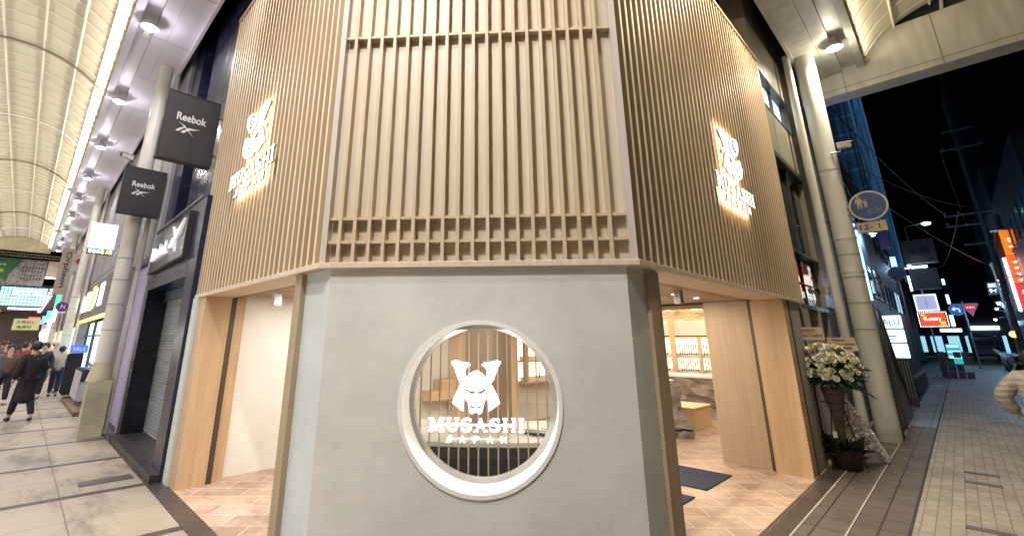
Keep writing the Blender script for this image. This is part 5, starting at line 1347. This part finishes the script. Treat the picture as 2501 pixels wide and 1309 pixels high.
# ---------------------------------------------------------------- people
SKIN = M('skin', (.50,.32,.23), .5, var=.06, bmp=0); HAIR = M('hair_black', (.012,.010,.010), .5, var=.3)
def skinmesh(name, nodes, edges, mat, parent, lvl=1):
    """a smooth body grown round a skeleton: nodes {name:(x,y,z,r)}, first one is the root"""
    ks = list(nodes); me = bpy.data.meshes.new(name)
    me.from_pydata([nodes[k][:3] for k in ks], [(ks.index(a), ks.index(b)) for a,b in edges], [])
    ob = bpy.data.objects.new(name, me); COL.objects.link(ob)
    sm = ob.modifiers.new('s', 'SKIN'); sm.use_smooth_shade = True
    for i, k in enumerate(ks):
        r = nodes[k][3]; r = r if isinstance(r, tuple) else (r, r)
        me.skin_vertices[0].data[i].radius = r
    me.skin_vertices[0].data[0].use_root = True
    sb = ob.modifiers.new('u', 'SUBSURF'); sb.levels = lvl
    bpy.context.view_layer.update()
    m2 = bpy.data.meshes.new_from_object(ob.evaluated_get(bpy.context.evaluated_depsgraph_get()))
    bpy.data.objects.remove(ob); bpy.data.meshes.remove(me)
    m2.name = name; m2.materials.clear(); m2.materials.append(mat)
    for p in m2.polygons: p.use_smooth = True; p.material_index = 0
    o = bpy.data.objects.new(name, m2); COL.objects.link(o); o.parent = parent; return o
def person(loc, rz, label, top, legs, pose='walk', long_=False, hair=HAIR, hat=None, h=1.68, arm=0, bag=None, puffy=0, grp='people in the streets'):
    """faces local -y"""
    o = E('person', loc, label, 'person', grp); o.rotation_euler = (0,0,rz); o.scale = (h/1.7,)*3
    st = .24 if pose == 'walk' else .03
    J = dict(pelvis=(0,0,.92,.13), waist=(0,0,1.06,.12), chest=(0,-.01,1.28,(.17,.12)), neck=(0,-.01,1.46,.058), chin=(0,-.03,1.53,.070), head=(0,-.015,1.61,.092), crown=(0,.0,1.665,.07),
        nose=(0,-.115,1.585,.014),
        ls=(.17,0,1.40,.062), le=(.235,.05,1.13,.046), lw=(.25,-.04,.90,.034), lh=(.25,-.06,.84,.036),
        rs=(-.17,0,1.40,.062), re=(-.235,.05,1.13,.046), rw=(-.25,-.04,.90,.034), rh=(-.25,-.06,.84,.036),
        lhip=(.09,0,.88,.095), lk=(.095,-st*.55,.49,.062), la=(.095,-st,.10,.042), lf=(.10,-st-.15,.04,.035),
        rhip=(-.09,0,.88,.095), rk=(-.095,st*.15,.49,.062), ra=(-.095,st+.03,.11,.042), rf=(-.10,st-.10,.045,.035))
    if pose == 'sit':
        J.update(pelvis=(0,0,.42,.14), waist=(0,.0,.58,.13), chest=(0,-.04,.80,(.17,.12)), neck=(0,-.06,.98,.058), chin=(0,-.08,1.05,.07), head=(0,-.065,1.13,.092), crown=(0,-.05,1.185,.07), nose=(0,-.165,1.105,.014),
          ls=(.17,-.04,.92,.062), le=(.24,-.10,.66,.046), lw=(.18,-.32,.60,.034), lh=(.16,-.38,.58,.036), rs=(-.17,-.04,.92,.062), re=(-.24,-.10,.66,.046), rw=(-.18,-.32,.60,.034), rh=(-.16,-.38,.58,.036),
          lhip=(.10,-.06,.42,.095), lk=(.13,-.46,.48,.064), la=(.13,-.48,.10,.042), lf=(.13,-.62,.04,.035), rhip=(-.10,-.06,.42,.095), rk=(-.13,-.46,.48,.064), ra=(-.13,-.48,.10,.042), rf=(-.13,-.62,.04,.035))
    if arm == 1:   # one hand raised to the chest, holding a phone or bag strap
        J.update(rw=(-.14,-.22,1.16,.034), rh=(-.10,-.28,1.20,.036))
    if arm == 2:   # elbow pushed out sideways, hand in pocket
        J.update(le=(.37,.02,1.14,.055), lw=(.27,-.08,.94,.045), lh=(.24,-.10,.89,.036))
    E1 = [('pelvis','waist'),('waist','chest'),('chest','neck'),('neck','chin'),('chin','head'),('head','crown'),('head','nose'),
        ('chest','ls'),('ls','le'),('le','lw'),('lw','lh'),('chest','rs'),('rs','re'),('re','rw'),('rw','rh'),
        ('pelvis','lhip'),('lhip','lk'),('lk','la'),('la','lf'),('pelvis','rhip'),('rhip','rk'),('rk','ra'),('ra','rf')]
    skinmesh('body', J, E1, SKIN, o)
    g = 1.22+.35*puffy
    def G(k, f=g, dz=0): a = J[k]; r = a[3]; return (a[0],a[1],a[2]+dz, (r[0]*f,r[1]*f) if isinstance(r,tuple) else r*f+.006)
    T = {'waist':G('waist',g*1.05), 'pelvis':G('pelvis',g*1.05), 'chest':G('chest'), 'neck':(J['neck'][0],J['neck'][1],J['neck'][2]-.03,.075), 'ls':G('ls'), 'le':G('le',g*1.15), 'lw':G('lw',g*1.2), 'rs':G('rs'), 're':G('re',g*1.15), 'rw':G('rw',g*1.2)}
    ed = [('waist','pelvis'),('waist','chest'),('chest','neck'),('chest','ls'),('ls','le'),('le','lw'),('chest','rs'),('rs','re'),('re','rw')]
    if long_ and pose != 'sit':
        T['hem'] = (0,.02,.52 if long_ is True else .36,(.20,.19)); T['mid'] = (0,.0,.74,(.185,.17)); ed += [('pelvis','mid'),('mid','hem')]
    else:
        T['hem'] = (J['pelvis'][0],J['pelvis'][1],J['pelvis'][2]-.08,(.175,.15)); ed += [('pelvis','hem')]
    skinmesh('coat' if long_ or puffy else 'top', T, ed, top, o)
    T = {'pelvis':G('pelvis',1.02,-.02)}; ed = []
    for s_ in 'lr':
        T[s_+'hip'] = G(s_+'hip',1.08); T[s_+'k'] = G(s_+'k',1.25); T[s_+'a'] = G(s_+'a',1.45,.03); ed += [('pelvis',s_+'hip'),(s_+'hip',s_+'k'),(s_+'k',s_+'a')]
    skinmesh('trousers', T, ed, legs, o)
    for s_ in 'lr':
        a, f_ = J[s_+'a'], J[s_+'f']
        skinmesh('shoe', {'a':(a[0],a[1]+.03,a[2]-.05,.048), 'b':(f_[0],f_[1],f_[2]+.005,.042)}, [('a','b')], BLACK if s_ == 'l' else M('shoe_dark', (.03,.025,.022), .4), o)
    c = J['head']
    hm = MB(); hm.ball((c[0],c[1]+.022,c[2]+.028), .112, 14, 10, (.93,1.0,.98)); ho = hm.build('hair', hair, o, local=True)
    # keep the face clear of hair
    for v in ho.data.vertices:
        if v.co.y < c[1]-.045: v.co.y = c[1]-.045+(v.co.y-c[1]+.045)*.25 if v.co.z < c[2]+.05 else v.co.y
    em = MB()
    for sx in (-.034,.034): em.ball((c[0]+sx,c[1]-.088,c[2]+.005), .011, 8, 5)
    em.build('eyes', BLACK, o, local=True)
    MB().box((c[0]-.025,c[1]-.096,c[2]-.055),(c[0]+.025,c[1]-.088,c[2]-.046)).build('mouth', M('lip', (.35,.13,.11), .5), o, local=True)
    # the fingers of both hands
    for s_ in 'lr':
        a = Vector(J[s_+'w'][:3]); b_ = Vector(J[s_+'h'][:3]); d = (b_-a).normalized(); side = d.cross(Vector((1 if s_=='l' else -1,0,.2))).normalized()
        fm = MB()
        for i, l in enumerate((.058,.07,.065,.05)):
            p = b_+d*.02+side*(.026-.0175*i); fm.tube([p, p+d*l*.6, p+d*l+Vector((-.012 if s_=='l' else .012,0,0))], [.0095,.0085,.007], 6)
        p = b_-d*.01+side*.034; fm.tube([p, p+d*.03+side*.02, p+d*.055+side*.022], [.011,.010,.008], 6)
        fm.build('fingers', SKIN, o, local=True)
    if hat:
        MB().ball((c[0],c[1]+.012,c[2]+.05), .122, 14, 8, (1,1,.75)).build('hat', hat, o, local=True)
    if bag:
        MB().box((.24,-.06,.72),(.33,.16,1.02)).tube([(.28,.05,1.0),(.16,.03,1.42)], .012, 6).build('bag', bag, o, bevel=.02, local=True)
    return o
def cloth(n, c): return M('cloth_'+n, c, .9, var=.2, nscale=20, bmp=.2)
QUILT, nt, b = newmat('quilted_beige'); v = coords(nt); wv = nt.nodes.new('ShaderNodeTexWave'); wv.bands_direction = 'Z'
wv.inputs['Scale'].default_value = 4.2; wv.inputs['Distortion'].default_value = 5; wv.inputs['Detail'].default_value = 3; nt.links.new(v, wv.inputs['Vector'])
nt.links.new(mix(nt, ramp(nt, noise(nt, v, 14, 5), .3, .7), (.29,.26,.215), (.38,.345,.29)), b.inputs['Base Color']); b.inputs['Roughness'].default_value = .55; bump(nt, b, wv.outputs['Fac'], .5, .015)
BK = cloth('black',(.012,.012,.016)); NV = cloth('navy',(.018,.022,.045)); GY = cloth('grey',(.10,.10,.11)); BR = cloth('brown',(.12,.07,.045)); BE = cloth('beige',(.42,.36,.28)); PK = cloth('pink',(.55,.30,.33)); WT = cloth('white',(.55,.53,.50)); RD = cloth('red',(.20,.03,.03)); OL = cloth('olive',(.06,.07,.04))
person((.30,15.2,0), R(200), 'person in a long black coat striding along the roofed street, nearest of the crowd', BK, BK, 'walk', 2, arm=1, h=1.70)
person((-.45,15.9,0), R(185), 'person in a grey coat beside the black coated walker at the left edge', GY, BK, 'walk', True, h=1.66, bag=BR)
person((-.15,19.5,0), R(10), 'person in a brown jacket in the crowd behind the black coated walker', BR, BK, 'walk', h=1.62)
person((.62,20.6,0), R(-20), 'person in a dark navy jacket left of the pink hatted one', NV, BK, 'stand', h=1.66)
person((.92,22.5,0), R(30), 'person in a pink top and white hat near the second post', PK, GY, 'walk', hat=cloth('white',(.55,.53,.50)), h=1.72)
person((1.05,21.0,0), R(170), 'person in a cream jacket by the coat stand', BE, NV, 'stand', h=1.55, arm=1)
person((-.75,21.5,0), R(15), 'person in an olive coat in the left part of the crowd', OL, BK, 'walk', True, h=1.72)
person((.15,24.0,0), R(190), 'person in a dark red top deep in the crowd', RD, BK, 'walk', h=1.66)
person((-.35,26.0,0), R(5), 'person in a grey jacket farther up the roofed street', GY, NV, 'walk', h=1.68)
person((.75,27.5,0), R(20), 'person in a white top farther up the roofed street', WT, BK, 'walk', h=1.65)
person((-1.2,25.0,0), R(175), 'person in a black jacket at the left of the far crowd', BK, GY, 'stand', h=1.7)
person((.35,31.0,0), R(-10), 'person in navy clothes small in the distance of the roofed street', NV, BK, 'walk', h=1.68)
person((-.6,33.5,0), R(185), 'person in a brown coat small in the distance', BR, BK, 'walk', True, h=1.7)
person((-1.5,30.0,0), R(0), 'person in beige clothes small in the distance', BE, GY, 'walk', h=1.6)
person((1.66,15.6,0), R(-70), 'shop visitor in a navy jacket and black cap at the clothes rack', NV, BK, 'stand', hat=BK, h=1.66, arm=1)
person((9.0,-.57,-.02), R(80), 'person in a puffy beige quilted jacket cut off by the right edge', QUILT, BK, 'stand', puffy=1, arm=2, h=1.62)
sit = [E('low_wall', (25.0,-1.42,0), 'low dark kerb block the two seated people use on the kerb block in the alley', 'kerb block')]
MB().box((24.4,-1.75,0),(26.6,-1.25,.34)).build('block', CONC, sit[0], bevel=.02)
person((25.6,-1.38,.0), R(120), 'seated person in a white top on the kerb block in the alley', WT, BK, 'sit', h=1.66)
person((24.7,-1.42,.0), R(100), 'seated person in black beside the white topped one', BK, BK, 'sit', h=1.7)
